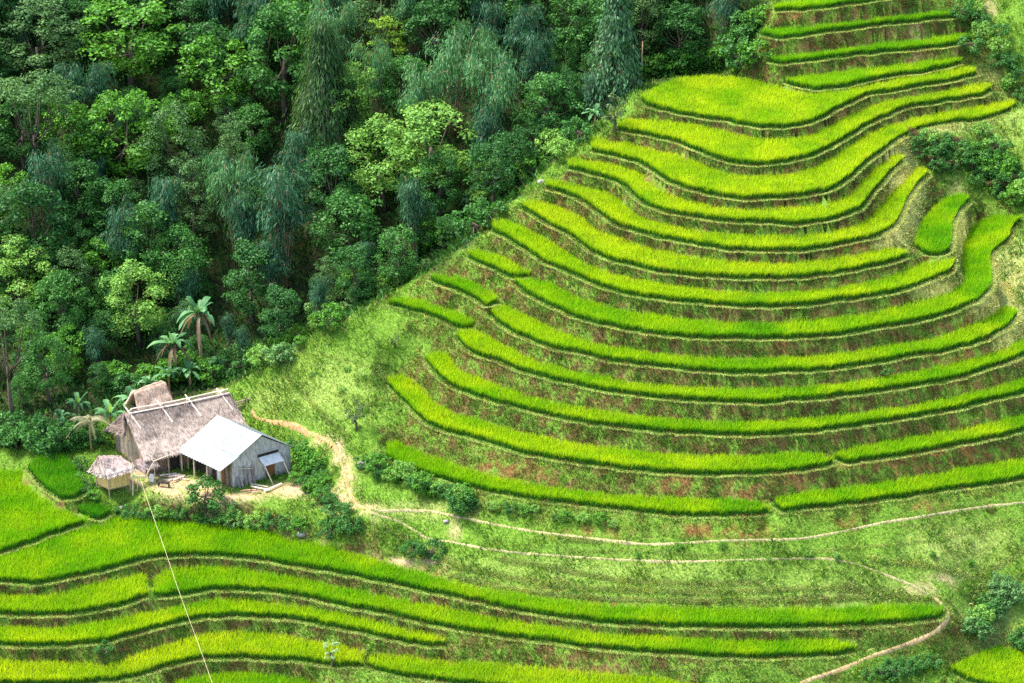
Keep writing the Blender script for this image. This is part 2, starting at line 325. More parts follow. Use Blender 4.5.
# ------------------------------------------------------------------ paddies in the world
def in_poly(P, Q):
    """points P (n,2) inside polygon Q"""
    P = np.asarray(P); r = np.zeros(len(P), bool)
    lo = Q.min(0); hi = Q.max(0)
    m = np.where((P[:, 0] >= lo[0]) & (P[:, 0] <= hi[0]) & (P[:, 1] >= lo[1]) & (P[:, 1] <= hi[1]))[0]
    if len(m) == 0: return r
    x, y = P[m, 0], P[m, 1]; ins = np.zeros(len(m), bool)
    a = Q; b = np.roll(Q, -1, 0)
    for (x0, y0), (x1, y1) in zip(a, b):
        if y0 == y1: continue
        c = ((y0 > y) != (y1 > y)) & (x < (x1 - x0) * (y - y0) / (y1 - y0) + x0)
        ins ^= c
    r[m] = ins
    return r

cand = []      # ground points (x,y,z,priority)
for k in keys:
    P = PAD[k]
    T = resample(P['T'], 4.0); B = resample(P['B'], 4.0)
    wob = (noise2(T[:, 0] * .16, T[:, 1] * .16, 3) - .5) * 1.6
    T = T + np.stack([0 * wob, wob], -1)
    wob = (noise2(B[:, 0] * .13, B[:, 1] * .13 , 5) - .5) * 1.8
    B = B + np.stack([0 * wob, wob], -1)
    zt = zpad(k, T[:, 0]); zb = zpad(k, B[:, 0])
    wT = unproj(T[:, 0], T[:, 1], zt + HR); wT[:, 2] = zt
    wB = unproj(B[:, 0], B[:, 1], zb)
    P['wT'] = wT; P['wB'] = wB
    P['w'] = np.concatenate([wT, wB[::-1]])
    # earth lip along the front foot, offset along the outward normal of the front edge
    d = np.gradient(wB[:, :2], axis=0); d /= np.linalg.norm(d, axis=1)[:, None] + 1e-9
    nrm = np.stack([d[:, 1], -d[:, 0]], -1)
    lip = wB.copy(); lip[:, :2] += nrm * .42; lip[:, 2] += -.06 + .08 * noise2(wB[:, 0] * 1.5, wB[:, 1] * 1.5, 9)
    P['lip'] = lip
    P['nrm'] = nrm
order = sorted(keys, key=lambda k: -sol[PAD[k]['off']:PAD[k]['off'] + PAD[k]['nk']].mean())
kept = []
for k in order:
    P = PAD[k]
    A = np.concatenate([P['wT'], P['wB'], P['lip']])
    nT = len(P['wT'])
    def clear_(A):
        ok = np.ones(len(A), bool)
        for q in order:
            if q == k: break
            # points of a lower paddy that fall inside or right at a higher one are moved clear of it or dropped
            Q = PAD[q]
            ok &= ~in_poly(A[:, :2], Q['w'][:, :2])
            L = Q['lip'][:, :2]
            near = (A[:, None, 0] - L[None, :, 0]) ** 2 + (A[:, None, 1] - L[None, :, 1]) ** 2
            ok &= near.min(1) > .14 ** 2
        return ok
    ok = clear_(A)
    for _ in range(9):
        bad = ~ok; bad[nT:] = False
        if not bad.any(): break
        A[bad, 1] -= .12; ok = clear_(A)
    kept.append(A[ok])
GP = [np.concatenate(kept)]

def g(px, py, z): return unproj(px, py, z)
def up(px, py0, z0, py, s):
    """ground point seen at (px,py) on a slope s rising away from the ground seen at (px,py0) at height z0"""
    _, y0, d0 = rays(px, py0); _, y1, d1 = rays(px, py)
    dist0 = (z0 - CAMZ) * y0 / d0; c = y1 / d1
    # dist = (z-CAMZ)*c ; z = z0 + s*(dist-dist0)
    z = (z0 - s * (CAMZ * c + dist0)) / (1 - s * c)
    return unproj(px, py, z)
ZY = -2.85
ctrl = []
for px, py in [(128, 499), (150, 499), (175, 499), (205, 500), (232, 501), (258, 499), (170, 482), (200, 486), (235, 494), (262, 484), (290, 474), (140, 478), (118, 478), (150, 455), (170, 440), (200, 430), (240, 440), (270, 448), (120, 452), (108, 440), (215, 425), (290, 455), (180, 470), (220, 470)]:
    ctrl.append(g(px, py, ZY))
ctrl += [g(280, 500, ZY), g(300, 482, -2.75), g(300, 500, -2.85), g(325, 492, -2.5), g(330, 508, -2.7), g(350, 503, -2.2), g(348, 488, -1.75), g(344, 474, -1.25), g(340, 455, -.6), g(331, 443, -.25), g(312, 433, -.25), g(292, 424, -.6), g(275, 421, -1.0), g(255, 417, -1.4), g(245, 405, -.9), g(270, 448, -2.75), g(250, 448, -2.8)]
ctrl += [g(92, 478, -3.2), g(100, 495, -3.1), g(85, 450, -2.9), g(60, 448, -3.0), g(20, 458, -3.9), g(40, 452, -3.2), g(100, 508, -3.6), g(-20, 462, -4.0)]
ctrl += [g(300, 520, -3.5), g(330, 532, -3.7), g(270, 516, -3.6), g(240, 512, -3.5), g(350, 520, -2.5), g(370, 512, -1.9)]
for x, yy in [(345, (425, 395, 365, 340, 322)), (300, (400, 380, 360, 345)), (320, (420, 390, 355, 334)), (372, (430, 400, 370, 340, 314)), (270, (405, 390, 370))]:
    y0, z0 = {345: (455, -.5), 300: (427, -.5), 320: (436, -.2), 372: (462, -.4), 270: (421, -1.1)}[x]
    for y in yy: ctrl.append(up(x, y0, z0, y, {345: .42, 372: .4}.get(x, .5)))
# the crest that runs up beside the terraces, and the ravine and forest slope behind it
crest = [up(-60, 462, -4, 455, .4), g(-20, 455, -3.6), g(40, 447, -3.0), g(90, 420, -2.3), g(150, 405, -1.9), g(205, 392, -1.2), g(235, 384, -.2), up(270, 421, -1.1, 362, .5), up(300, 427, -.5, 343, .5), up(345, 455, -.5, 318, .42)]
for px, py, k, dz in [(388, 293, 'P14a', .6), (432, 268, 'P13a', .8), (468, 244, 'P12a', .7), (492, 214, 'P11', .5), (520, 194, 'P10', .4), (543, 172, 'P9', .4), (565, 151, 'P8', .5), (588, 130, 'P7', .5), (614, 112, 'P6', .7), (636, 91, 'P5', .5), (660, 79, 'P5', .6), (698, 71, 'P5', .7), (738, 71, 'P5', .9), (757, 60, 'P4', .8), (757, 32, 'P2', .2), (766, 3, 'P1', .2)]:
    ctrl_z = float(zpad(k, PAD[k]['poly'][:, 0].min())) + dz
    crest.append(g(px, py, ctrl_z))
crest.append(crest[-1] + np.array([.5, 3.5, 2.6])); crest.append(crest[-1] + np.array([0, 12, 8.]))
crest = np.array(crest)
ctrl += list(crest)
def forest_profile(t, dip):
    return np.interp(t, [0, 3, 7, 12, 20, 60, 120, 400], [0, -1.8 * dip, -3.4 * dip, -2.6 * dip + .8 * (1 - dip), 3.0 + (1 - dip) * 3, 29, 66, 180])
cs = resample(crest[:, :2], 3.0)
cz = np.interp(np.concatenate([[0], np.cumsum(np.hypot(*np.diff(cs, axis=0).T))]), np.concatenate([[0], np.cumsum(np.hypot(*np.diff(crest[:, :2], axis=0).T))]), crest[:, 2])
dd = np.gradient(cs, axis=0); dd /= np.linalg.norm(dd, axis=1)[:, None]
cn = np.stack([-dd[:, 1], dd[:, 0]], -1) * .55 + np.array([0, .6]); cn /= np.linalg.norm(cn, axis=1)[:, None]
for (x, y), z, n in zip(cs, cz, cn):
    dip = np.interp(x, [-26, -18], [0.0, 1.0])
    for t in (3, 6, 10, 15, 22, 30, 40, 55, 75, 110):
        if t > 22 and rng.random() < .5: continue
        ctrl.append(np.array([x + n[0] * min(t, 10), y + n[1] * min(t, 10) + max(0, t - 10), z + forest_profile(t, dip)]))
ctrl = np.array(ctrl)
okc = np.ones(len(ctrl), bool)
for k in keys: okc &= ~in_poly(ctrl[:, :2], PAD[k]['w'][:, :2])
gpx = GP[0][:, :2]
for i, c in enumerate(ctrl): okc[i] &= ((gpx - c[:2]) ** 2).sum(1).min() > .7 ** 2
ctrl = ctrl[okc]
# the same hillside carried on beyond the picture on every side
allp = np.concatenate([GP[0], ctrl[:80]])
A = np.c_[np.ones(len(allp)), allp[:, 1]]
pa, pb = np.linalg.lstsq(A, allp[:, 2], rcond=None)[0]
outer = []
xr = unproj(1050, 340, 7)[0]
for y in np.arange(60, 330, 6.0):
    for x in (-200, -150, -110, -75, -60, 56, 66, 80, 110, 150, 200):
        if x < 0 and y < 160 or x > 0 or y < 140:
            outer.append((x + rng.uniform(-2, 2), y + rng.uniform(-2, 2), pa + pb * y + rng.uniform(-.6, .6)))
    if y < 144:
        for x in np.arange(-44, 50, 7.0): outer.append((x, y, pa + pb * y - 1 + rng.uniform(-.3, .3)))
for y in np.arange(230, 330, 8.0):
    for x in np.arange(24, 56, 8.0): outer.append((x, y, pa + pb * y + rng.uniform(-.6, .6)))
for x in np.arange(-200, 201, 40):
    outer += [(x, 400, pa + pb * 400), (x, 520, pa + pb * 520), (x, 20, pa + pb * 30)]
for x in (-200, -150, -110, -75):
    for y in np.arange(170, 330, 12.0): outer.append((x, y, -3.5 + .6 * max(0, y - 176) + (x + 75) * .02))
outer = np.array(outer, float)

def raster(V, Fc, x0, y0, nx, ny, st):
    Z = np.full((ny, nx), np.nan)
    for a, b, c in Fc:
        p, q, r = V[a], V[b], V[c]
        ix0 = max(0, int(math.floor((min(p[0], q[0], r[0]) - x0) / st))); ix1 = min(nx - 1, int(math.ceil((max(p[0], q[0], r[0]) - x0) / st)))
        iy0 = max(0, int(math.floor((min(p[1], q[1], r[1]) - y0) / st))); iy1 = min(ny - 1, int(math.ceil((max(p[1], q[1], r[1]) - y0) / st)))
        if ix1 < ix0 or iy1 < iy0: continue
        den = (q[1] - r[1]) * (p[0] - r[0]) + (r[0] - q[0]) * (p[1] - r[1])
        if abs(den) < 1e-9: continue
        X = (x0 + np.arange(ix0, ix1 + 1) * st)[None, :]; Y = (y0 + np.arange(iy0, iy1 + 1) * st)[:, None]
        l1 = ((q[1] - r[1]) * (X - r[0]) + (r[0] - q[0]) * (Y - r[1])) / den
        l2 = ((r[1] - p[1]) * (X - r[0]) + (p[0] - r[0]) * (Y - r[1])) / den
        l3 = 1 - l1 - l2
        m = (l1 >= -1e-6) & (l2 >= -1e-6) & (l3 >= -1e-6)
        z = l1 * p[2] + l2 * q[2] + l3 * r[2]
        s = Z[iy0:iy1 + 1, ix0:ix1 + 1]; s[m] = z[m]
    return Z
def triang(P):
    o = delaunay_2d_cdt([Vector((float(a), float(b))) for a, b in P[:, :2]], [], [], 0, 1e-4, True)
    V = np.array([(v.x, v.y) for v in o[0]]); src = [s[0] for s in o[3]]
    return np.c_[V, P[src, 2]], np.array([f for f in o[2]], int)

P1a = np.concatenate([GP[0], ctrl, outer])
V1, F1 = triang(P1a)
GX0, GY0, GST = -70.0, 140.0, .4
GNX, GNY = int(140 / GST), int(150 / GST)
Z1 = raster(V1, F1, GX0, GY0, GNX, GNY, GST)
def sample(Z, x, y):
    u = np.clip((np.asarray(x) - GX0) / GST, 0, Z.shape[1] - 1.001); v = np.clip((np.asarray(y) - GY0) / GST, 0, Z.shape[0] - 1.001)
    i = u.astype(int); j = v.astype(int); fx = u - i; fy = v - j
    return (Z[j, i] * (1 - fx) + Z[j, i + 1] * fx) * (1 - fy) + (Z[j + 1, i] * (1 - fx) + Z[j + 1, i + 1] * fx) * fy
# second pass: extra points on the open ground with bumps
gx, gy = np.meshgrid(np.arange(-60, 60, .75), np.arange(146, 262, .75))
E = np.stack([gx.ravel(), gy.ravel()], -1) + rng.uniform(-.28, .28, (gx.size, 2))
inpad = np.zeros(len(E), bool)
for k in keys: inpad |= in_poly(E, PAD[k]['w'][:, :2])
# distance to the paddy outlines, on a coarse hash
cell = {}
for p in GP[0][:, :2]:
    cell.setdefault((int(p[0] // 1), int(p[1] // 1)), []).append(p)
def dist_edge(p):
    i, j = int(p[0] // 1), int(p[1] // 1); b = 9.0
    for a in (-1, 0, 1):
        for c in (-1, 0, 1):
            for q in cell.get((i + a, j + c), ()):
                d = (q[0] - p[0]) ** 2 + (q[1] - p[1]) ** 2
                if d < b: b = d
    return math.sqrt(b)
de = np.array([dist_edge(p) for p in E])
m = (de > .42) & ~inpad
E = E[m]; de = de[m]
zE = sample(Z1, E[:, 0], E[:, 1])
pxE = proj(np.c_[E, zE])
yard = in_poly(pxE, np.array([(105, 505), (110, 440), (200, 415), (300, 445), (335, 490), (330, 505), (240, 508)]))
amp = np.clip(de - .3, 0, 1) * np.where(yard, .05, .55)
zE = zE + (fbm(E[:, 0] * .45, E[:, 1] * .45, 21, 4) - .5) * 1.6 * amp
PI_ = []
gx, gy = np.meshgrid(np.arange(-60, 60, .9), np.arange(146, 235, .9))
I_ = np.stack([gx.ravel(), gy.ravel()], -1) + rng.uniform(-.2, .2, (gx.size, 2))
for k in keys:
    q = I_[in_poly(I_, PAD[k]['w'][:, :2])]
    q = q[[dist_edge(p) > .3 for p in q]] if len(q) else q
    if len(q):
        zq = zpad(k, proj(np.c_[q, np.full(len(q), PAD[k]['w'][:, 2].mean())])[:, 0]); PI_.append(np.c_[q, zq])
P2a = np.concatenate([P1a, np.c_[E, zE]] + PI_)
V2, F2 = triang(P2a)
Z2 = raster(V2, F2, GX0, GY0, GNX, GNY, GST)
bvh = BVHTree.FromPolygons([Vector(v) for v in V2], [tuple(int(i) for i in f) for f in F2])
CAM = Vector((0, 0, CAMZ))
def hit(px, py):
    dx, dy, dz = rays(px, py)
    r = bvh.ray_cast(CAM, Vector((float(dx), float(dy), float(dz))))
    return np.array(r[0]) if r[0] is not None else None
def ground(x, y): 
    r = bvh.ray_cast(Vector((float(x), float(y), 400)), Vector((0, 0, -1)))
    return r[0].z if r[0] is not None else 0.0
# ------------------------------------------------------------------ the ground
crest_px = np.array([(-60, 452), (20, 447), (90, 425), (150, 405), (205, 392), (250, 378), (300, 345), (345, 320), (388, 297), (432, 270), (468, 246), (492, 215), (520, 196), (543, 173), (565, 152), (588, 131), (614, 113), (636, 92), (660, 80), (700, 72), (757, 62), (757, 32), (766, 3), (768, -60)])
forest_poly = np.concatenate([crest_px, [(768, -200), (-60, -200)]])
def build_ground():
    m, nt = newmat('hillside_ground')
    geo = N(nt, 'ShaderNodeNewGeometry')
    sx = N(nt, 'ShaderNodeSeparateXYZ'); nt.links.new(geo.outputs['True Normal'], sx.inputs[0])
    steep = smooth01(nt, sx.outputs['Z'], .93, .55)
    dirt = N(nt, 'ShaderNodeAttribute', attribute_name='dirt').outputs['Fac']
    dry = N(nt, 'ShaderNodeAttribute', attribute_name='dry').outputs['Fac']
    n1 = pos_noise(nt, .95, 5, .65); n2 = pos_noise(nt, 5.0, 4, .65); n3 = pos_noise(nt, .16, 2)
    grass = ramp(nt, n2, [(.25, (.05, .12, .014)), (.5, (.12, .23, .025)), (.75, (.22, .33, .05))])
    straw = ramp(nt, n2, [(.25, (.36, .33, .11)), (.7, (.68, .64, .26))])
    grass = mixc(nt, dry, grass, straw)
    soil = ramp(nt, n2, [(.22, (.055, .045, .016)), (.5, (.13, .095, .032)), (.8, (.24, .15, .06))])
    yardc = ramp(nt, n2, [(.25, (.30, .19, .10)), (.7, (.52, .37, .23))])
    bank = N(nt, 'ShaderNodeAttribute', attribute_name='bank').outputs['Fac']; wood = N(nt, 'ShaderNodeAttribute', attribute_name='wood').outputs['Fac']
    f = math_(nt, 'MULTIPLY', math_(nt, 'MULTIPLY', math_(nt, 'MULTIPLY', steep, bank), math_(nt, 'SUBTRACT', 1.0, dry)), smooth01(nt, n1, .40, .60))
    litter = ramp(nt, n2, [(.25, (.018, .03, .01)), (.75, (.07, .07, .03))])
    c = mixc(nt, f, grass, soil)
    c = mixc(nt, math_(nt, 'MULTIPLY', dirt, smooth01(nt, n1, .30, .5), clamp=True), c, yardc)
    c = mixc(nt, wood, c, litter)
    redc = ramp(nt, n2, [(.25, (.10, .045, .016)), (.5, (.19, .085, .03)), (.75, (.34, .15, .065))])
    c = mixc(nt, math_(nt, 'MULTIPLY', N(nt, 'ShaderNodeAttribute', attribute_name='red').outputs['Fac'], smooth01(nt, n1, .38, .6), clamp=True), c, redc)
    b = N(nt, 'ShaderNodeBsdfPrincipled', Roughness=.95); b.inputs['Specular IOR Level'].default_value = .1
    nt.links.new(c, b.inputs['Base Color'])
    bp = N(nt, 'ShaderNodeBump', Strength=.7, Distance=.12); nt.links.new(n2, bp.inputs['Height']); nt.links.new(bp.outputs[0], b.inputs['Normal'])
    o = N(nt, 'ShaderNodeOutputMaterial'); nt.links.new(b.outputs[0], o.inputs[0])
    px = proj(V2)
    bank = np.clip(1.6 - np.array([dist_edge(p) for p in V2[:, :2]]) / 1.6, 0, 1)
    wood = in_poly(px, forest_poly).astype(float) * (V2[:, 1] > 170)
    dm = dirt_mask(px); dr = dry_mask(px)
    me = mk_mesh('hillside', V2, F2, m, attrs={'dirt': dm, 'dry': dr, 'bank': bank, 'wood': wood, 'red': red_mask(px)})
    tag(link('hillside', me), kind='structure')

def blob(px, cx, cy, rx, ry):
    return np.clip(1.25 - np.hypot((px[:, 0] - cx) / rx, (px[:, 1] - cy) / ry), 0, 1)
def dirt_mask(px):
    d = np.zeros(len(px))
    for b in [(185, 488, 40, 12, 1), (215, 500, 30, 6, .9), (300, 490, 45, 9, .8), (335, 500, 20, 9, 1), (347, 480, 8, 25, 1), (150, 470, 25, 12, .9), (360, 508, 20, 5, 1), (338, 452, 7, 16, .8), (322, 440, 14, 6, .7), (215, 385, 10, 12, .8), (290, 535, 16, 6, .6), (130, 480, 20, 10, .7), (235, 497, 30, 5, .8), (330, 545, 15, 5, .9), (410, 562, 60, 4, .8), (920, 590, 20, 6, .7), (955, 578, 30, 5, .6), (452, 528, 7, 7, .8), (990, 8, 10, 8, .6), (916, 40, 8, 30, .3)]:
        d = np.maximum(d, b[4] * blob(px, *b[:4]))
    return np.clip(d * 1.6, 0, 1)
def red_mask(px):
    d = np.zeros(len(px))
    for b in [(870, 377, 34, 5), (925, 367, 26, 6), (975, 352, 28, 6), (622, 373, 12, 5), (742, 385, 14, 5), (500, 468, 28, 7), (542, 474, 18, 7), (680, 486, 28, 11), (745, 491, 24, 11), (800, 482, 28, 11), (900, 468, 60, 11), (970, 452, 60, 9), (925, 505, 24, 6), (700, 531, 34, 6), (742, 534, 28, 6), (842, 524, 16, 5), (590, 535, 40, 5), (430, 574, 34, 4), (500, 592, 60, 5), (620, 606, 60, 4), (600, 668, 45, 9), (780, 345, 20, 5), (610, 215, 12, 6), (860, 245, 30, 6), (700, 292, 40, 4), (520, 285, 12, 5), (560, 225, 12, 5), (790, 14, 20, 5), (900, 32, 25, 5), (800, 46, 20, 5), (450, 285, 12, 4), (850, 72, 14, 4)]:
        d = np.maximum(d, np.clip(1.35 - np.hypot((px[:, 0] - b[0]) / b[2], (px[:, 1] - b[1]) / b[3]), 0, 1))
    return np.clip(d * 1.5, 0, 1)
def dry_mask(px):
    d = np.zeros(len(px))
    for b in [(905, 200, 22, 45, 1), (893, 235, 20, 22, .9), (958, 225, 10, 45, 1), (985, 280, 25, 40, .9), (940, 290, 30, 15, .8), (900, 150, 25, 20, .6), (935, 127, 45, 6, .7), (1010, 300, 25, 60, .9), (1000, 120, 40, 40, .15), (990, 80, 25, 25, .2), (330, 390, 60, 40, .15), (850, 600, 120, 40, .12), (600, 570, 200, 18, .12), (960, 545, 60, 25, .25), (990, 625, 30, 40, .35), (420, 510, 60, 8, .4), (275, 400, 30, 22, .2)]:
        d = np.maximum(d, b[4] * blob(px, *b[:4]))
    return np.clip(d * 1.3, 0, 1)
build_ground()

# ------------------------------------------------------------------ blades of rice and ground cover
def kites(P, nrm, h, w, lean, col, tipcol=None, bend=.35, midf=.5):
    """one 4-vertex blade at every point: P (n,3) feet, h heights, w widths"""
    n = len(P)
    th = rng.uniform(0, 2 * math.pi, n)
    ld = np.stack([np.cos(th), np.sin(th), np.zeros(n)], -1) * (lean * rng.uniform(.2, 1, n))[:, None]
    d = nrm + ld; d /= np.linalg.norm(d, axis=1)[:, None]
    ph = rng.uniform(0, 2 * math.pi, n)
    sd = np.stack([np.cos(ph), np.sin(ph), np.zeros(n)], -1)
    sd -= d * (sd * d).sum(1)[:, None]; sd /= np.linalg.norm(sd, axis=1)[:, None] + 1e-9
    mid = P + d * (h * .55)[:, None]
    d2 = d + ld * bend * 2; d2[:, 2] -= bend * .3; d2 /= np.linalg.norm(d2, axis=1)[:, None]
    tip = mid + d2 * (h * .5)[:, None]
    V = np.empty((n, 4, 3)); V[:, 0] = P; V[:, 1] = mid + sd * (w / 2)[:, None]; V[:, 2] = tip; V[:, 3] = mid - sd * (w / 2)[:, None]
    F = np.arange(n * 4).reshape(n, 4)
    Cc = np.repeat(col[:, None, :], 4, 1)
    if tipcol is not None: Cc[:, 2] = tipcol; Cc[:, 1] = Cc[:, 3] = col * (1 - midf) + tipcol * midf
    return V.reshape(-1, 3), F, Cc.reshape(-1, 3)

M_rice = leafmat('rice_leaf', trans=.3, rough=.6, spec=.15, vary=.14, scale=.5)
M_weed = leafmat('grass_blade', trans=.3, rough=.65, spec=.15, vary=.25, scale=.45)
def rice(k):
    P = PAD[k]; Q = P['w'][:, :2]; lo = Q.min(0); hi = Q.max(0)
    sp = .165
    # dense along the front so the edge reads as standing stalks
    gx, gy = np.meshgrid(np.arange(lo[0], hi[0], sp), np.arange(lo[1], hi[1], sp))
    X = np.stack([gx.ravel(), gy.ravel()], -1) + rng.uniform(-.07, .07, (gx.size, 2))
    X = X[in_poly(X, Q)]
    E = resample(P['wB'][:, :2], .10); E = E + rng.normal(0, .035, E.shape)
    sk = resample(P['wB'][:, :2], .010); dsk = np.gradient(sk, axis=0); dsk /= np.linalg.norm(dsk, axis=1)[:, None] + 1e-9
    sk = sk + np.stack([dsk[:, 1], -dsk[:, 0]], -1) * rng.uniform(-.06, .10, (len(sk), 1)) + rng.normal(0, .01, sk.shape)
    X = np.concatenate([X, E])
    zx = zpad(k, proj(np.c_[X, np.full(len(X), P['w'][:, 2].mean())])[:, 0])
    nb = 6
    patch = fbm(X[:, 0] * .35, X[:, 1] * .35, 31, 3)
    hh = .80 + .26 * (fbm(X[:, 0] * .9, X[:, 1] * .9, 37, 3) - .5)
    X3 = np.repeat(np.c_[X, zx - .02], nb, 0); patch = np.repeat(patch, nb); hh = np.repeat(hh, nb)
    n = len(X3); X3[:, :2] += rng.normal(0, .025, (n, 2))
    t = P['tone']
    deep = np.array([.11, .43, .012]); mid = np.array([.29, .66, .006]); yel = np.array([.66, .86, .012])
    s = np.clip(t + (patch - .5) * .85 + rng.normal(0, .07, n), 0, 1.15)
    col = np.where((s < .5)[:, None], deep + (mid - deep) * (s * 2)[:, None], mid + (yel - mid) * ((s - .5) * 2)[:, None])
    old = rng.random(n) < .03 + .05 * (t > .9)
    col[old] = np.array([.42, .33, .07])
    base = col * np.array([.13, .25, .4])  # feet darker: older green stems, with the canopy's self-shade painted in
    zs = zpad(k, proj(np.c_[sk, np.full(len(sk), P['w'][:, 2].mean())])[:, 0]); ns = len(sk)
    dc = np.array([.032, .15, .012]) * rng.uniform(.6, 1.5, (ns, 1)) * (1 + .5 * (rng.random((ns, 1)) < .1) * np.array([3, 1, 1]))  # skirt of old lower leaves, darkened to paint the shaded front of the rice
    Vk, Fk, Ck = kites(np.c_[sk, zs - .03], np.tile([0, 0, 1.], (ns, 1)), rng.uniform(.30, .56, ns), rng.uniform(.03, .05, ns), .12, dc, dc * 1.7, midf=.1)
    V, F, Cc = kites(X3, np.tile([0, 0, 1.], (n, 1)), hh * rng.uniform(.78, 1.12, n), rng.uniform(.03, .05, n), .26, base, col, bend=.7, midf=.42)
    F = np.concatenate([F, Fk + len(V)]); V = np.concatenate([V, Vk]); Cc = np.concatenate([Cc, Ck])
    o0 = np.array([Q[:, 0].mean(), Q[:, 1].mean(), P['w'][:, 2].mean()])
    me = mk_mesh('rice_paddy', V - o0, F, M_rice, Cc)
    tag(link('rice_paddy', me, loc=o0), P['label'], 'rice paddy', 'rice paddies stepped down the hillside')
for k in keys: rice(k)

# triangle samples of the ground for scattering
tri = V2[F2]
cen = tri.mean(1); pc = proj(cen)
nv = np.cross(tri[:, 1] - tri[:, 0], tri[:, 2] - tri[:, 0]); ar = np.linalg.norm(nv, axis=1) / 2
nv = nv / (2 * ar[:, None] + 1e-12); nv[nv[:, 2] < 0] *= -1
seen = (pc[:, 0] > -50) & (pc[:, 0] < 1074) & (pc[:, 1] > -40) & (pc[:, 1] < 730) & (cen[:, 1] > 60)
tp = np.zeros(len(tri), bool)
for k in keys: tp |= in_poly(cen[:, :2], PAD[k]['w'][:, :2])
infor = in_poly(pc, forest_poly) & (cen[:, 1] > 170)
def scatter(mask, dens):
    a = ar * mask * dens
    n = int(a.sum())
    i = np.searchsorted(np.cumsum(a) / a.sum(), rng.random(n))
    i = np.clip(i, 0, len(tri) - 1)
    r1 = np.sqrt(rng.random(n)); r2 = rng.random(n)
    p = tri[i, 0] * (1 - r1)[:, None] + tri[i, 1] * (r1 * (1 - r2))[:, None] + tri[i, 2] * (r1 * r2)[:, None]
    return p, nv[i], i
# ------------------------------------------------------------------ footpaths (trodden earth laid just above the ground)
M_path = solid('trodden_earth', (.24, .20, .095), (.45, .39, .21), 2.2, .95, obj=False, bump=.3)
M_clay = solid('orange_clay', (.36, .19, .08), (.52, .31, .15), 2.2, .95, obj=False, bump=.3)
PATH_TUFTS = []
PCELL = np.zeros((int(80 / .12), int(110 / .12)), bool)
M_tan = solid('tan_earth', (.28, .19, .085), (.50, .37, .20), 2.2, .95, obj=False, bump=.3)
def footpath(name, s, wpx, mat, label):
    L = resample(pts(s), 3.0)
    W_ = [hit(a, b) for a, b in L]
    W_ = np.array([q for q in W_ if q is not None])
    for _ in range(3): W_[1:-1] = (W_[:-2] + 2 * W_[1:-1] + W_[2:]) / 4
    d = np.gradient(W_[:, :2], axis=0); d /= np.linalg.norm(d, axis=1)[:, None] + 1e-9
    nn = np.stack([-d[:, 1], d[:, 0]], -1)
    wd = wpx * (.35 + 1.0 * fbm(W_[:, 0] * .9, W_[:, 1] * .9, 91, 3))
    cols = []
    for f in (-1, -.45, .45, 1):
        q = W_[:, :2] + nn * (wd * f / 2)[:, None]
        cols.append(np.c_[q, [ground(a, b) for a, b in q]])
    cols = np.array(cols)
    top = cols[1:3].max(0)[:, 2] ; 
    cols[0, :, 2] = np.minimum(cols[0, :, 2], top) - .05; cols[3, :, 2] = np.minimum(cols[3, :, 2], top + .0) - .05
    cols[1, :, 2] = cols[1, :, 2] * .5 + top * .5 + .05; cols[2, :, 2] = cols[2, :, 2] * .5 + top * .5 + .05
    n = len(W_); V = cols.reshape(-1, 3)
    F = [(c * n + i, c * n + i + 1, (c + 1) * n + i + 1, (c + 1) * n + i) for c in range(3) for i in range(n - 1)]
    tag(link(name, mk_mesh(name, V, np.array(F), mat, smooth=True)), kind='structure')
    for f in (-1, 1):
        q = np.repeat(W_, 9, 0); m_ = np.repeat(nn, 9, 0); w2 = np.repeat(wd, 9)
        q = q[:, :2] + m_ * (w2 * .5 * f)[:, None] * rng.uniform(.8, 1.35, (len(q), 1)) + rng.normal(0, .07, (len(q), 2))
        PATH_TUFTS.append(q)
    for t_ in np.linspace(0, 1, 8):
        for f in np.linspace(-.42, .42, 5):
            q = W_[:-1, :2] * (1 - t_) + W_[1:, :2] * t_ + nn[:-1] * (wd[:-1] * f)[:, None]
            PCELL[np.clip(((q[:, 1] - 140) / .12).astype(int), 0, PCELL.shape[0] - 1), np.clip(((q[:, 0] + 55) / .12).astype(int), 0, PCELL.shape[1] - 1)] = True
footpath('footpath', '366,509 380,511 409,510.3 433,511.3 452.6,515.8 478,521 507.6,527 537,532 580,537.5 612,541 640,544 654,544.6 682,543.3 717,541 760,540 799,539.3 834,533.5 858,528 887,522 917,517.6 953,511.3 990,506 1030,502', .30, M_path, '')
footpath('footpath', '372,512 380,516 395.7,520 409.4,527 425,537.8 436,541 449,541.5 478,547.6 510.5,552.3 545,555 579,557.4 613,559.5 647,561 680,562 715,561 748,559.8 790,559 826.7,558.5 857.4,564.3 884.7,574.5 912,585 932.5,596.7', .25, M_path, '')
footpath('footpath', '932.5,596.7 945,606 950,613 947,622 932.5,634 902,646 871,656.4 844,668.3 800,683', .40, M_tan, '')
footpath('footpath', '252,410 255,418 275,422 292,424 312,433.4 329.6,442 339.6,455 344.5,474.5 349.5,492 354,503 366,509', .42, M_clay, '')

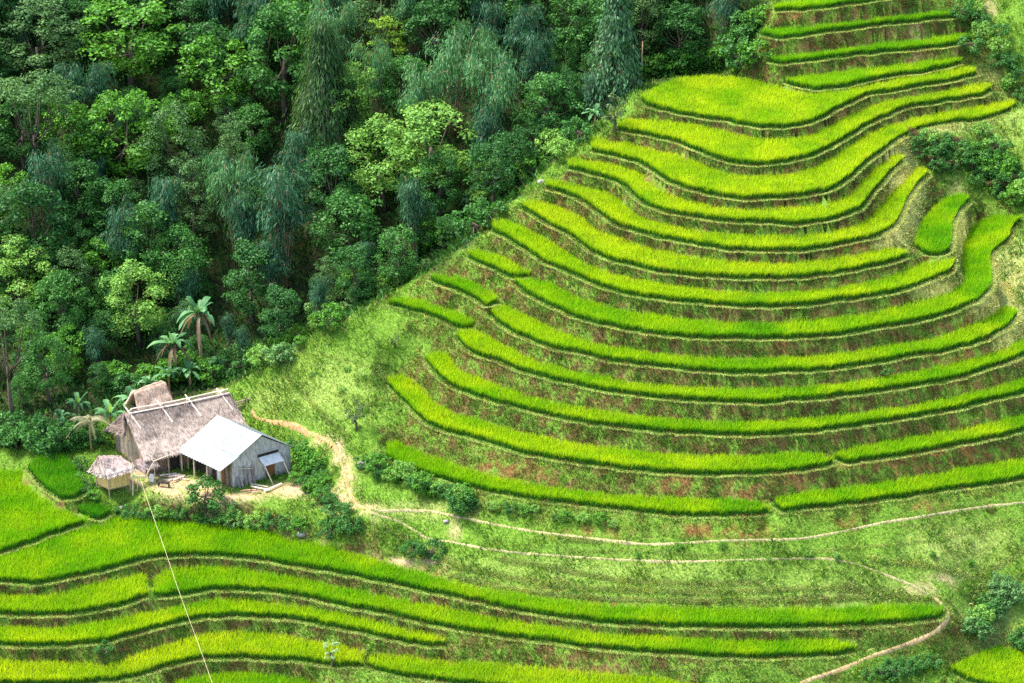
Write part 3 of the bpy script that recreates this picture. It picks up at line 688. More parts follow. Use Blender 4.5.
# ------------------------------------------------------------------ ground cover
def palette(n, cols, wts):
    cols = np.array(cols); i = rng.choice(len(cols), n, p=np.array(wts) / sum(wts))
    return cols[i] * rng.uniform(.8, 1.2, (n, 1))
GREENS = [(.13, .35, .03), (.23, .46, .04), (.05, .18, .02), (.33, .48, .07), (.24, .24, .07)]
DRY = [(.72, .70, .28), (.60, .62, .19), (.50, .44, .18), (.34, .50, .08)]
def cover(name, mask, dens, hrange, wrange, colf, lean=.9, nmix=.5, drop_dirt=True, thin=0):
    P, nn, i = scatter(mask, dens)
    px = proj(P)
    keep = np.ones(len(P), bool)
    if thin: keep &= rng.random(len(P)) < np.clip(.35 + (fbm(P[:, 0] * 1.1 + P[:, 2] * .5, P[:, 1] * .8 + P[:, 2] * 1.3, 47, 4) - .42) * 5, 1 - thin, 1)
    if drop_dirt: keep &= rng.random(len(P)) > np.maximum(dirt_mask(px) * .92, red_mask(px) * .5)
    keep &= (rng.random(len(P)) < .3) | ~PCELL[np.clip(((P[:, 1] - 140) / .12).astype(int), 0, PCELL.shape[0] - 1), np.clip(((P[:, 0] + 55) / .12).astype(int), 0, PCELL.shape[1] - 1)]
    P, nn, px = P[keep], nn[keep], px[keep]
    d = nn * nmix + np.array([0, 0, 1.]) * (1 - nmix)
    n = len(P)
    clump = fbm(P[:, 0] * 1.3, P[:, 1] * 1.3, 51, 3)
    h = rng.uniform(hrange[0], hrange[1], n) * (.5 + clump)
    c = colf(P, px, n)
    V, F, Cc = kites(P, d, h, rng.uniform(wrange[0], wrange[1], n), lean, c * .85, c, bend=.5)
    me = mk_mesh(name, V, F, M_weed, Cc)
    return link(name, me)
def grass_col(P, px, n):
    nz = fbm(P[:, 0] * .5, P[:, 1] * .5, 61, 4); dr = dry_mask(px)
    c = palette(n, GREENS, [3, 4, 1.5, 2, .6])
    dk = palette(n, [(.035, .12, .02), (.06, .17, .02)], [1, 1])
    ly = palette(n, [(.26, .42, .05), (.34, .46, .08)], [1, 1])
    c = np.where((nz < .40)[:, None], c * .5 + dk * .5, c); c = np.where((nz > .56)[:, None], c * .4 + ly * .6, c)
    y = palette(n, DRY, [3, 3, 1, 1])
    return np.where((rng.random(n) < dr * .85)[:, None], y, c)
def riser_col(P, px, n):
    nz = fbm(P[:, 0] * 1.2 + P[:, 2] * .4, P[:, 1] * .6 + P[:, 2] * 1.6, 63, 4); dr = dry_mask(px)
    g1 = palette(n, [(.09, .24, .025), (.18, .33, .04), (.04, .13, .018), (.24, .28, .06)], [3, 1.8, 4, 1])
    br = palette(n, [(.15, .12, .035), (.25, .17, .06), (.10, .15, .03)], [2, 1, 3])
    c = np.where((nz > .5)[:, None], br, g1)
    y = palette(n, DRY, [3, 3, 2, 1])
    return np.where((rng.random(n) < dr * .9)[:, None], y, c)
nz_f = fbm(cen[:, 0] * .55, cen[:, 1] * .55 + cen[:, 2] * .8, 71, 3)
dce = np.array([dist_edge(p) for p in cen[:, :2]])
steepf = ((nv[:, 2] < .8) & (dce < 1.8)) | (dce < .55)
open_m = seen & ~tp & ~infor & ~steepf
riser_m = seen & ~tp & ~infor & steepf
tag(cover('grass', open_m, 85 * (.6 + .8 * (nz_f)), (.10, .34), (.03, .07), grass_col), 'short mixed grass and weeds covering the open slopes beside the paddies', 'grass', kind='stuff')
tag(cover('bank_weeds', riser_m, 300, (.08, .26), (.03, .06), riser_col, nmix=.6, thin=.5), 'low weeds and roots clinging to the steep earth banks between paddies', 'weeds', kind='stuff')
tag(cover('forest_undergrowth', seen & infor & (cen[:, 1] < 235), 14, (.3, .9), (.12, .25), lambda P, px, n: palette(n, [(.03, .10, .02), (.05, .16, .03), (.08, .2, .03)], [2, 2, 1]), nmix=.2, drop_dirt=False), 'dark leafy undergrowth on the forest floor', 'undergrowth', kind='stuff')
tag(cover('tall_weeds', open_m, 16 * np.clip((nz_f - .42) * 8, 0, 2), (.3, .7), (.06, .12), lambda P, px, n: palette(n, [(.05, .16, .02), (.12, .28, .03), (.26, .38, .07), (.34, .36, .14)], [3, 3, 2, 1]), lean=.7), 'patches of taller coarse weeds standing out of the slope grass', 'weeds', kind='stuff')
# pale grass on the lips of the paddies
def lips():
    Vs = []; Fs = []; Cs = []; b = 0
    for k in keys:
        L = PAD[k]['lip']
        s = np.concatenate([[0], np.cumsum(np.linalg.norm(np.diff(L, axis=0), axis=1))])
        n = int(s[-1] * 190)
        q = rng.uniform(0, s[-1], n)
        P = np.stack([np.interp(q, s, L[:, i]) for i in range(3)], -1) + rng.normal(0, [.09, .09, .015], (n, 3))
        nzl = fbm(P[:, 0] * .7, P[:, 1] * .7, 81, 3)
        c = palette(n, [(.55, .68, .20), (.44, .58, .13), (.66, .64, .30), (.18, .34, .05)], [3, 3, 1.8, .5])
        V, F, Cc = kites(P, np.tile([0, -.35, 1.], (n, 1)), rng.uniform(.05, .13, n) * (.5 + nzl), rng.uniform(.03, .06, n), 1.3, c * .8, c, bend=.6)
        Vs.append(V); Fs.append(F + b); Cs.append(Cc); b += len(V)
    me = mk_mesh('bank_edge_grass', np.concatenate(Vs), np.concatenate(Fs), M_weed, np.concatenate(Cs))
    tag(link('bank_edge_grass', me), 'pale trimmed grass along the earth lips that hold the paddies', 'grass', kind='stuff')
lips()


q = np.concatenate(PATH_TUFTS); q = np.c_[q, sample(Z2, q[:, 0], q[:, 1]) + .01]
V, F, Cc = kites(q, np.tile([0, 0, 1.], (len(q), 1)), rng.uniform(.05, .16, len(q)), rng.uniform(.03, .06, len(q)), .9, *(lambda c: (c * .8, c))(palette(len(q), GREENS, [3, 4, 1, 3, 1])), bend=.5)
tag(link('path_edge_grass', mk_mesh('path_edge_grass', V, F, M_weed, Cc)), 'ragged grass creeping over the edges of the footpaths', 'grass', kind='stuff')

def ledge(sx, w=.12, pale=.9, dens=120):
    L = resample(pts(sx), 2.0); q = np.array([h_ for h_ in (hit(a, b) for a, b in L) if h_ is not None])
    q = np.repeat(q, dens, 0); q[:, :2] += rng.normal(0, w, (len(q), 2)); q[:, 2] = sample(Z2, q[:, 0], q[:, 1]) + .03
    c = palette(len(q), [(.50, .60, .20), (.38, .50, .12), (.56, .54, .26), (.16, .32, .04)], [3 * pale, 3, 2 * pale, 1])
    V, F, Cc = kites(q, np.tile([0, -.2, 1.], (len(q), 1)), rng.uniform(.05, .15, len(q)), rng.uniform(.03, .06, len(q)), 1.2, c * .85, c, bend=.5)
    return V, F, Cc
LG = [ledge('449,566 500,576 540,584 580,589 640,591 700,593 780,590 850,588 905,594'), ledge('500,560 540,566 580,574 620,581 700,585 760,582'), ledge('455,577 500,588 560,596 620,600 700,601 800,600 880,597 930,599', .10), ledge('560,552 640,551 700,556 800,553 860,548 940,540 1010,520', .10, .4, 24), ledge('870,560 930,566 975,578 1010,560 1024,548', .14), ledge('900,525 960,532 1024,520', .16, .6, 26), ledge('385,528 420,548 445,560 470,570', .1), ledge('300,385 340,395 390,400', .12, .5, 22), ledge('285,375 304,395 324,417 349,437', .10), ledge('310,352 350,362 385,372', .12, .5, 22), ledge('560,538 600,543', .1), ledge('960,620 990,600 1024,575', .14)]
b_ = 0; FF = []
for V, F, Cc in LG: FF.append(F + b_); b_ += len(V)
tag(link('ledge_grass', mk_mesh('ledge_grass', np.concatenate([a[0] for a in LG]), np.concatenate(FF), M_weed, np.concatenate([a[2] for a in LG]))), 'pale grass lines along old grown over ledges on the slope', 'grass', kind='stuff')
# ------------------------------------------------------------------ trees and shrubs
M_leaf = leafmat('tree_leaf', trans=.28, rough=.5, spec=.22, vary=.25, scale=.22)
M_bark = solid('bark', (.06, .045, .035), (.17, .135, .10), 6, .9, stretch=(1, 1, .25), bump=.5)
M_stalk = solid('dry_stalk', (.20, .12, .06), (.48, .34, .19), 5, .9, stretch=(1, 1, .3))
def leaves(P, Nn, size, wid, col, droop=0.0, along=None):
    """kite leaves: centres P, facing Nn; along = preferred long direction"""
    n = len(P)
    Nn = Nn / (np.linalg.norm(Nn, axis=1)[:, None] + 1e-9)
    a = rng.normal(0, 1, (n, 3)) if along is None else along + rng.normal(0, .35, (n, 3))
    a[:, 2] -= droop
    a -= Nn * (a * Nn).sum(1)[:, None]; a /= np.linalg.norm(a, axis=1)[:, None] + 1e-9
    b = np.cross(Nn, a)
    L = size[:, None]; Wd = (size * wid)[:, None]
    V = np.empty((n, 4, 3))
    V[:, 0] = P - a * L * .5; V[:, 2] = P + a * L * .5 - Nn * L * .12
    V[:, 1] = P + b * Wd * .5; V[:, 3] = P - b * Wd * .5
    return V.reshape(-1, 3), np.repeat(col[:, None, :], 4, 1).reshape(-1, 3)
def sph(n):
    v = rng.normal(0, 1, (n, 3)); return v / np.linalg.norm(v, axis=1)[:, None]
class Leafy:
    def __init__(s): s.V = []; s.C = []; s.n = 0
    def add(s, V, C_): s.V.append(V); s.C.append(C_); s.n += len(V)
    def mesh(s, name): 
        V = np.concatenate(s.V); F = np.arange(len(V)).reshape(-1, 4)
        return mk_mesh(name, V, F, M_leaf, np.concatenate(s.C))
def clump(L, c, rc, nleaf, size, pal, wid=.55, droop=.2, squash=.75, upb=.45, var=.22):
    d = sph(nleaf); d[:, 2] = np.where(rng.random(nleaf) < .72, np.abs(d[:, 2]), d[:, 2])
    rr = rc * rng.uniform(.55, 1.08, nleaf)
    P = c + d * rr[:, None] * np.array([1, 1, squash])
    nn = d * .7 + np.array([0, 0, upb]) + rng.normal(0, .45, (nleaf, 3))
    sz = size * rng.uniform(.6, 1.35, nleaf)
    t = np.clip(rng.normal(.5, var, nleaf), 0, 1)[:, None]
    col = np.array(pal[0]) * (1 - t) + np.array(pal[1]) * t
    L.add(*leaves(P, nn, sz, wid, col, droop))
def limbs(mb, base, tops, r0, trunk_top):
    base = Vector(base); tt = Vector(trunk_top)
    mid = base.lerp(tt, .5) + Vector((random.uniform(-.2, .2), random.uniform(-.2, .2), 0))
    mb.tube([base - Vector((0, 0, .6)), base.lerp(mid, .5), mid, tt], [r0 * 1.25, r0, r0 * .8, r0 * .45], 7)
    for t in tops:
        t = Vector(t); f = random.uniform(.35, .9); s0 = mid.lerp(tt, f)
        m = s0.lerp(t, .5) + Vector((0, 0, -.15 * (t - s0).length))
        mb.tube([s0, m, t], [r0 * .4, r0 * .25, r0 * .08], 4)
def broadleaf(h, r, pal, seed, crown0=.3, nclump=44, leaf=.27, wid=.55, nl=80, lob=.3, squash=.8, droop=.2, shape='round', rcf=(.22, .34)):
    global rng
    keep = rng; rng = np.random.default_rng(seed); random.seed(seed)
    L = Leafy(); cz0 = h * crown0; ch = h - cz0
    cs_ = []
    for i in range(nclump):
        d = sph(1)[0]
        f = rng.uniform(.5, .95) ** .6
        if shape == 'flat': p = np.array([d[0] * r * f, d[1] * r * f, h - abs(rng.normal(0, .10)) * h - (d[0] ** 2 + d[1] ** 2) * f * .1 * h])
        elif shape == 'cone':
            t = rng.random() ** 1.3; a = rng.uniform(0, 6.283); rr = r * (1 - t) ** .75 * rng.uniform(.55, 1)
            p = np.array([math.cos(a) * rr, math.sin(a) * rr, cz0 + ch * t])
        elif shape == 'tall':
            t = rng.random(); a = rng.uniform(0, 6.283); rr = r * (math.sin(math.pi * min(1, t * .8 + .18)) ** .6) * rng.uniform(.5, 1)
            p = np.array([math.cos(a) * rr, math.sin(a) * rr, cz0 + ch * t])
        else: p = np.array([d[0] * r * f, d[1] * r * f, cz0 + ch * .5 + d[2] * ch * .5 * f])
        p[:2] *= 1 + (rng.random() - .5) * lob
        cs_.append(p)
        clump(L, p, r * rng.uniform(*rcf), int(nl * rng.uniform(.7, 1.3)), leaf, pal, wid, droop, squash)
    me = L.mesh('crown')
    mb = MB(); limbs(mb, (0, 0, 0), [cs_[i] for i in rng.choice(len(cs_), min(9, len(cs_)), False)], .05 * r + .06, (rng.uniform(-.3, .3), rng.uniform(-.3, .3), h * (.5 if shape != 'cone' else .8)))
    tm = mb.mesh('trunk', M_bark, True)
    rng = keep
    return [('crown', me), ('trunk', tm)]
def drooping(h, r, pal, seed, nculm=22, leaf=.5, wid=.17, nl=150, conifer=False, lower=.25):
    """bamboo-like or weeping tree: arching stems hung with narrow drooping leaves"""
    global rng
    keep = rng; rng = np.random.default_rng(seed); random.seed(seed)
    L = Leafy(); mb = MB()
    if conifer:
        mb.tube([(0, 0, -.5), (.1, 0, h * .5), (0, .1, h * .97)], [.2, .13, .03], 7)
    for i in range(nculm):
        a = rng.uniform(0, 6.283); o = np.array([math.cos(a), math.sin(a), 0])
        if conifer:
            t = (i + rng.random()) / nculm; z0 = h * (lower + (.98 - lower) * t); ln = r * (1.05 - t) * rng.uniform(.75, 1.15) + .3
            K = [np.array([0, 0, z0]), o * ln * .5 + [0, 0, z0 + .12 * ln], o * ln * .9 + [0, 0, z0 - .25 * ln], o * ln + [0, 0, z0 - .6 * ln]]
        else:
            hh = h * rng.uniform(.62, 1.02); rr = r * rng.uniform(.2, .95); b0 = o * rng.uniform(0, .35) * r * .5
            K = [b0, b0 + o * rr * .15 + [0, 0, hh * .55], b0 + o * rr * .5 + [0, 0, hh * .92], b0 + o * rr * .85 + [0, 0, hh], b0 + o * rr * 1.15 + [0, 0, hh * .86]]
        K = np.array(K); s = np.linspace(0, len(K) - 1, 14)
        pp = np.stack([np.interp(s, np.arange(len(K)), K[:, j]) for j in range(3)], -1)
        for _ in range(2): pp[1:-1] = (pp[:-2] + 2 * pp[1:-1] + pp[2:]) / 4
        mb.tube(pp[::2], np.linspace(.05, .012, 7) if not conifer else np.linspace(.05, .015, 7), 4)
        n = int(nl * rng.uniform(.7, 1.3))
        q = (rng.random(n) ** (.8 if conifer else .55)) * 13
        if not conifer: q = np.maximum(q, 13 * lower * rng.uniform(.8, 1.3, n))
        C0 = np.stack([np.interp(q, np.arange(14), pp[:, j]) for j in range(3)], -1)
        off = rng.normal(0, 1, (n, 3)) * np.array([.38, .38, .3]); off[:, 2] -= np.abs(rng.normal(0, .35, n))
        P = C0 + off * (1.15 if conifer else 1.0)
        nn = off * .6 + o * .6 + np.array([0, 0, .5]) + rng.normal(0, .35, (n, 3))
        t = np.clip(rng.normal(.45, .25, n), 0, 1)[:, None]
        col = np.array(pal[0]) * (1 - t) + np.array(pal[1]) * t
        al = off * .4 + o * .5 + np.array([0, 0, -1.0])
        L.add(*leaves(P, nn, leaf * rng.uniform(.6, 1.3, n), wid, col, .4, al))
    me = L.mesh('crown'); tm = mb.mesh('trunk', M_stalk if not conifer else M_bark, True)
    rng = keep
    return [('crown', me), ('trunk', tm)]
def frond(mb, base, az, ln, wd, rise, sag, col, seg=7, fold=.25, frayed=False):
    """one long arching leaf, a folded strip"""
    o = Vector((math.cos(az), math.sin(az), 0)); s_ = Vector((-math.sin(az), math.cos(az), 0)); base = Vector(base)
    rows = []
    for i in range(seg + 1):
        t = i / seg
        c = base + o * (ln * t * math.cos(rise) * (1 - .15 * t)) + Vector((0, 0, ln * (math.sin(rise) * t - sag * t * t)))
        w_ = wd * (math.sin(math.pi * min(1, .08 + t * .92)) ** .55) / 2
        if frayed: w_ *= random.uniform(.55, 1.1)
        rows.append((c - s_ * w_ + Vector((0, 0, w_ * fold)), c, c + s_ * w_ + Vector((0, 0, w_ * fold))))
    V = [p for r in rows for p in r]
    F = [(3 * i + j, 3 * i + j + 1, 3 * i + j + 4, 3 * i + j + 3) for i in range(seg) for j in range(2)]
    mb.add(V, F, col)
def banana(h, nleaf, seed, ln=2.2, wd=.55, cols=((.05, .16, .05), (.15, .33, .13)), young=True, dead=True):
    random.seed(seed)
    t = MB(); t.tube([(0, 0, -.4), (.05, 0, h * .5), (0, .05, h)], [.10, .08, .05], 8)
    l = MB()
    for i in range(nleaf):
        k = random.random(); c = tuple(cols[0][j] * (1 - k) + cols[1][j] * k for j in range(3))
        frond(l, (0, 0, h - .1), i * 2.4 + random.uniform(-.3, .3), ln * random.uniform(.75, 1.1), wd * random.uniform(.8, 1.1), random.uniform(.45, 1.3), random.uniform(.35, 1.0), c, frayed=True, seg=12)
    if young: frond(l, (0, 0, h - .1), 4.2, ln * .55, wd * .45, 1.3, .15, (.34, .56, .09), seg=8)
    out = [('leaves', l.mesh('leaves', M_leaf)), ('stem', t.mesh('stem', M_stalk, True))]
    if dead:
        d = MB()
        for i in range(7): frond(d, (0, 0, h - .15), i * .95 + random.uniform(-.2, .2), random.uniform(1.0, 1.7), .22, .3, 1.1, (.20, .13, .08), frayed=True)
        out.append(('dead_leaves', d.mesh('dead_leaves', M_leaf)))
    return out
def place(kindname, parts, x, y, z, s=1.0, label=None, cat='tree', group=None, sz=None, rz=None):
    o = empty(kindname, (x, y, z), random.uniform(0, 6.28) if rz is None else rz)
    o.scale = (s, s, s * (sz or 1))
    for nm, me in parts: link(nm, me, o)
    tag(o, label, cat, group)
    return o
DK = ((.01, .055, .016), (.06, .21, .035)); BR = ((.015, .09, .012), (.16, .42, .03)); GR = ((.02, .08, .025), (.15, .30, .08))
BL = ((.02, .11, .04), (.20, .46, .18)); TE = ((.01, .06, .035), (.10, .28, .13)); YG = ((.10, .26, .02), (.34, .50, .05)); MD = ((.012, .08, .02), (.10, .29, .045)); PL = ((.07, .22, .03), (.29, .52, .09))
SP = {
 'dark': [broadleaf(9, 3.0, DK, 10 + i, .15, 60, .30, nl=75) for i in range(2)],
 'bright': [broadleaf(9, 3.0, BR, 20 + i, .12, 60, .32, nl=75) for i in range(2)],
 'mid': [broadleaf(8.5, 2.8, MD, 30 + i, .12, 60, .27, nl=85) for i in range(2)],
 'grey': [broadleaf(10, 2.6, GR, 40 + i, .25, 60, .22, nl=90, shape='tall') for i in range(2)],
 'pale': [broadleaf(8, 2.8, PL, 50 + i, .12, 55, .24, nl=85, lob=.5) for i in range(2)],
 'flat': [broadleaf(11, 4.2, GR, 60, .55, 60, .24, nl=80, shape='flat', squash=.4, rcf=(.15, .24))],
 'yellow': [broadleaf(8, 2.4, YG, 65, .3, 34, .26, nl=60, lob=.6, squash=.4)],
 'bamboo': [drooping(10, 3.0, BL, 70 + i) for i in range(3)],
 'teal': [drooping(10.5, 2.2, TE, 80 + i, nculm=24, leaf=.5, lower=.08) for i in range(2)],
 'weep': [drooping(13, 2.6, ((.02, .08, .025), (.13, .26, .08)), 90, nculm=130, leaf=.6, wid=.13, nl=80, conifer=True, lower=.3)],
 'spruce': [drooping(12.5, 3.4, ((.018, .085, .035), (.17, .36, .16)), 95, nculm=130, leaf=.5, wid=.34, nl=60, conifer=True, lower=.08)],
 'round': [broadleaf(8, 3.1, ((.02, .11, .02), (.10, .30, .05)), 98, .02, 110, .20, nl=90, lob=.1)],
 'shrub': [broadleaf(2.3, 1.5, (BR, MD, PL)[i], 100 + i, .0, 22, .24, nl=55, lob=.4, rcf=(.25, .4)) for i in range(3)],
 'teabush': [broadleaf(2.0, 1.5, ((.035, .14, .03), (.24, .43, .14)), 110, .0, 22, .22, nl=60, rcf=(.25, .4))],
}
DESC = {'dark': 'dark green dense broadleaf tree packed in the forest', 'bright': 'glossy bright green broadleaf tree in the forest mass', 'mid': 'mid green leafy tree in the forest mass', 'grey': 'tall grey green tree standing in the forest', 'pale': 'pale green airy tree in the forest', 'bamboo': 'arching blue green bamboo clump in the forest', 'teal': 'dark teal columnar bamboo in the forest'}
CATS = {'bamboo': 'bamboo', 'teal': 'bamboo'}
NAMES = {'dark': 'broadleaf_tree', 'bright': 'broadleaf_tree', 'mid': 'broadleaf_tree', 'grey': 'tall_tree', 'pale': 'airy_tree', 'bamboo': 'bamboo_clump', 'teal': 'bamboo_clump', 'flat': 'spreading_tree', 'yellow': 'yellow_tree', 'weep': 'weeping_tree', 'spruce': 'conifer_tree', 'round': 'round_tree'}
HT = {'dark': 9, 'bright': 9, 'mid': 8.5, 'grey': 10, 'pale': 8, 'flat': 11, 'yellow': 8, 'bamboo': 10, 'teal': 10.5, 'weep': 13, 'spruce': 12.5, 'round': 8, 'shrub': 2.3, 'teabush': 2.0}
KEEP = []   # (px centre, py top, kind, height m, label)
SPEC = [
 (180, 108, 'grey', 11, 1.0, 'grey green tree with a bare slim trunk above the round tree'),
 (178, 226, 'round', 7.8, 1.0, 'round dense green tree like a ball above the banana trees'),
 (238, 148, 'bamboo', 12, .8, 'drooping blue green bamboo left of the dark teal column'),
 (285, 156, 'teal', 13, 1.0, 'dark teal column of bamboo with a thin reddish stem at its foot'),
 (248, 190, 'teal', 10, .9, 'shaggy teal bamboo squeezed between two taller bamboo clumps'),
 (40, 74, 'flat', 12, 1.0, 'flat topped grey green tree spreading at the left edge'),
 (45, -5, 'grey', 10, 1.5, 'wide grey green tree with pale bare twigs in the top left corner'),
 (130, -2, 'bright', 9, 1.5, 'broad glossy green tree against the dark gap at the top left'),
 (218, 35, 'bright', 9, 1.2, 'glossy green tree left of the tall weeping tree'),
 (130, 88, 'bright', 10, 1.15, 'bright green tree left of the grey green slim trunked tree'),
 (236, 118, 'grey', 8, .9, 'grey green treetop behind the drooping bamboo'),
 (285, 0, 'mid', 12, .95, 'tall mid green tree directly left of the weeping tree'),
 (326, 18, 'weep', 14.5, 1.0, 'tall weeping dark tree with hanging feathery branches'),
 (384, 10, 'yellow', 8, 1.0, 'light yellow green tree standing out in the upper forest'),
 (375, 36, 'bamboo', 10, .7, 'drooping bamboo in front of the yellow green tree'),
 (352, 62, 'pale', 9, .8, 'pale soft tree right of the weeping tree'),
 (455, 22, 'bamboo', 11, .9, 'arching bamboo plume at the top centre of the forest'),
 (492, 48, 'bamboo', 11, .9, 'second bamboo plume right of the one at the top centre'),
 (425, 60, 'bamboo', 10, .85, 'bluish bamboo plume above the big pale green tree'),
 (535, 25, 'teal', 9, .9, 'dark bamboo between the plumes and the small round tree'),
 (566, 28, 'round', 5.6, .75, 'small round bright tree left of the tall blue conifer'),
 (614, -22, 'spruce', 12, .95, 'tall blue green conifer at the edge of the highest field'),
 (430, 98, 'pale', 9.5, 1.3, 'large pale green bushy tree in the middle of the ravine'),
 (385, 118, 'pale', 9, 1.2, 'loose pale green tree left of the large bushy one'),
 (350, 188, 'mid', 8, 1.2, 'spreading green tree at the foot of the ravine above the grass slope'),
 (440, 150, 'mid', 7, 1.0, 'darker leafy tree in front of the large pale bushy one'),
 (545, 72, 'mid', 7.5, 1.15, 'leafy tree beside the ridge with banana leaves at its right'),
 (22, 238, 'pale', 8, 1.1, 'fuzzy light green tree at the left edge above the layered one'),
 (100, 236, 'bright', 6, 1.0, 'low bright green tree on the sunny forest slope at the left'),
 (140, 262, 'pale', 8, 1.1, 'pale yellowish airy tree left of the banana trees'),
 (14, 302, 'flat', 12, .75, 'layered tree with drooping light branches at the left edge'),
 (50, 330, 'mid', 7, .9, 'shadowy green tree left of the thatched house'),
 (65, 270, 'mid', 8, .9, 'leafy green tree between the left edge and the airy tree'),
]
def base_for(px, top, h):
    """ground point whose column of height h has its top at pixel row `top`"""
    best = None
    for by in np.arange(top + 20, top + 260, 3.0):
        q = hit(px, by)
        if q is None: continue
        t = proj(q + np.array([0, 0, h]))[1]
        e = abs(t - top)
        if best is None or e < best[0]: best = (e, q)
    return best[1]
random.seed(5)
taken = []
for px, top, kd, h, ws, lab in SPEC:
    q = base_for(px, top, h)
    parts = SP[kd][len(taken) % len(SP[kd])]
    s = h / HT[kd]
    o = place(NAMES[kd], parts, q[0], q[1], q[2], s, lab, CATS.get(kd, 'tree'))
    o.scale = (s * ws, s * ws, s)
    rad = {'bamboo': 3.0, 'teal': 2.2, 'weep': 2.6, 'spruce': 3.2, 'flat': 4.2}.get(kd, 2.8) * ws * s * 11
    KEEP.append((px, top, rad, h * 9.0, q[1]))
    taken.append((q[0], q[1], 2.0 * ws * s))
# the rest of the forest, tree by tree, up the slope and past the top of the picture
cw = crest[:, :2]
fillk = ['dark', 'bright', 'mid', 'grey', 'bamboo', 'teal', 'teal', 'mid', 'dark', 'dark', 'dark']
cnt = 0
house_keep = Vector((-25, 181))
for yy in np.arange(176, 262, 3.5):
    for xx in np.arange(-58, 26, 3.7):
        x = xx + random.uniform(-1.2, 1.2); y = yy + random.uniform(-1.2, 1.2)
        z = ground(x, y); pq = proj(np.array([x, y, z]))
        if not (-60 < pq[0] < 830): continue
        if not in_poly(pq[None], forest_poly)[0]: continue
        if pq[1] < -45 and y > 240: continue
        kd = random.choice(fillk)
        if pq[0] > 330 and pq[1] < 140 and random.random() < .4: kd = random.choice(['bamboo', 'teal'])
        h = random.uniform(.65, 1.15) * HT[kd]; s = h / HT[kd]
        dcr = min((cw[:, 0] - x) ** 2 + (cw[:, 1] - y) ** 2) ** .5
        dcr2 = min(math.hypot(a[0] - x, a[1] - y) for a in resample(cw, 1.5))
        if dcr2 < 3.8: continue
        if dcr2 < 6: s *= .75
        if pq[0] < 250 and pq[1] > 350: s *= .55 
        if any(math.hypot(x - a, y - b) < rr + .4 for a, b, rr in taken): continue
        crown_px = proj(np.array([x, y, z + h * s * .75])); rr_ = 2.4 * s * 11
        if any(y < k[4] and abs(crown_px[0] - k[0]) < k[2] * .75 + rr_ * .7 and k[1] - 10 < crown_px[1] < k[1] + k[3] * .85 for k in KEEP):
            s *= .5
            if any(math.hypot(x - a, y - b) < rr for a, b, rr in taken): continue
        place(NAMES[kd], SP[kd][cnt % len(SP[kd])], x, y, z - .1, s, DESC[kd], CATS.get(kd, 'tree'), {'bamboo': 'bamboo clumps of the forest', 'teal': 'teal bamboo columns of the forest'}.get(kd, kd.replace('mid', 'mid green').replace('grey', 'grey green') + ' trees of the forest'))
        cnt += 1
print('fill trees', cnt)
# ------------------------------------------------------------------ the farmstead
M_plank = solid('weathered_plank', (.20, .18, .17), (.46, .43, .41), 3.5, .85, stretch=(1.6, 1.6, .5), vcol=True, bump=.2, obj=False)
M_thatch = solid('thatch', (.55, .50, .47), (1, 1, 1), 2.5, .95, vcol=True, obj=False)
M_cane = solid('cane', (.40, .32, .24), (.74, .66, .55), 4, .7, obj=False, vcol=True)
M_weave = solid('woven_bamboo', (.66, .38, .13), (.88, .58, .25), 9, .8, obj=False, vcol=True)
M_dark = solid('dark_interior', (.02, .016, .014), (.05, .04, .035), 3, .95)
M_door = solid('brown_door', (.14, .055, .025), (.34, .15, .07), 4, .75, stretch=(5, 5, .6), obj=False)
M_white = solid('white_sheet', (.62, .64, .66), (.86, .87, .88), 3, .6, obj=False)
M_awn = solid('worn_awning_sheet', (.48, .46, .44), (.74, .72, .70), 3, .7, obj=False)
def metal_mat():
    m, nt = newmat('metal_sheet')
    n = pos_noise(nt, 1.3, 4); n2 = pos_noise(nt, .5, 2)
    c = ramp(nt, n, [(.3, (.16, .19, .20)), (.6, (.235, .26, .27))])
    c = mixc(nt, smooth01(nt, n2, .58, .75), c, (.26, .24, .21))
    b = N(nt, 'ShaderNodeBsdfPrincipled', Roughness=.5, Metallic=.15); b.inputs['Specular IOR Level'].default_value = .4
    nt.links.new(c, b.inputs['Base Color'])
    o = N(nt, 'ShaderNodeOutputMaterial'); nt.links.new(b.outputs[0], o.inputs[0]); return m
M_metal = metal_mat()
def frame(o, aang, bang):
    a = Vector((math.cos(math.radians(aang)), math.sin(math.radians(aang)), 0)); b = Vector((math.cos(math.radians(bang)), math.sin(math.radians(bang)), 0))
    return lambda s, t, z: a * s + b * t + Vector((0, 0, z))
def planks(f, s0, s1, zfun, t, wd=.17, th=.03, axis='a', base=(1.0, 1.0, 1.0), lo=0.0, var=.35, gap=.008):
    """upright boards along one wall, each cut to the roof line"""
    mb = MB(); s = s0
    while s < s1 - .02:
        w_ = min(wd * random.uniform(.8, 1.25), s1 - s)
        k = random.uniform(1 - var, 1 + var * .6); c = tuple(min(1.4, base[i] * k * random.uniform(.96, 1.04)) for i in range(3))
        P = []
        for dt in (0, th * random.uniform(.8, 1.3)):
            for q in (s, s + w_ - gap):
                for zz in (lo, 1):
                    z = lo if zz == lo else zfun(q) - .02
                    P.append(f(q, t + dt, z) if axis == 'a' else f(t + dt, q, z))
        mb.add(P, [(0, 2, 3, 1), (4, 5, 7, 6), (0, 1, 5, 4), (2, 6, 7, 3), (1, 3, 7, 5), (0, 4, 6, 2)], c)
        s += w_
    return mb
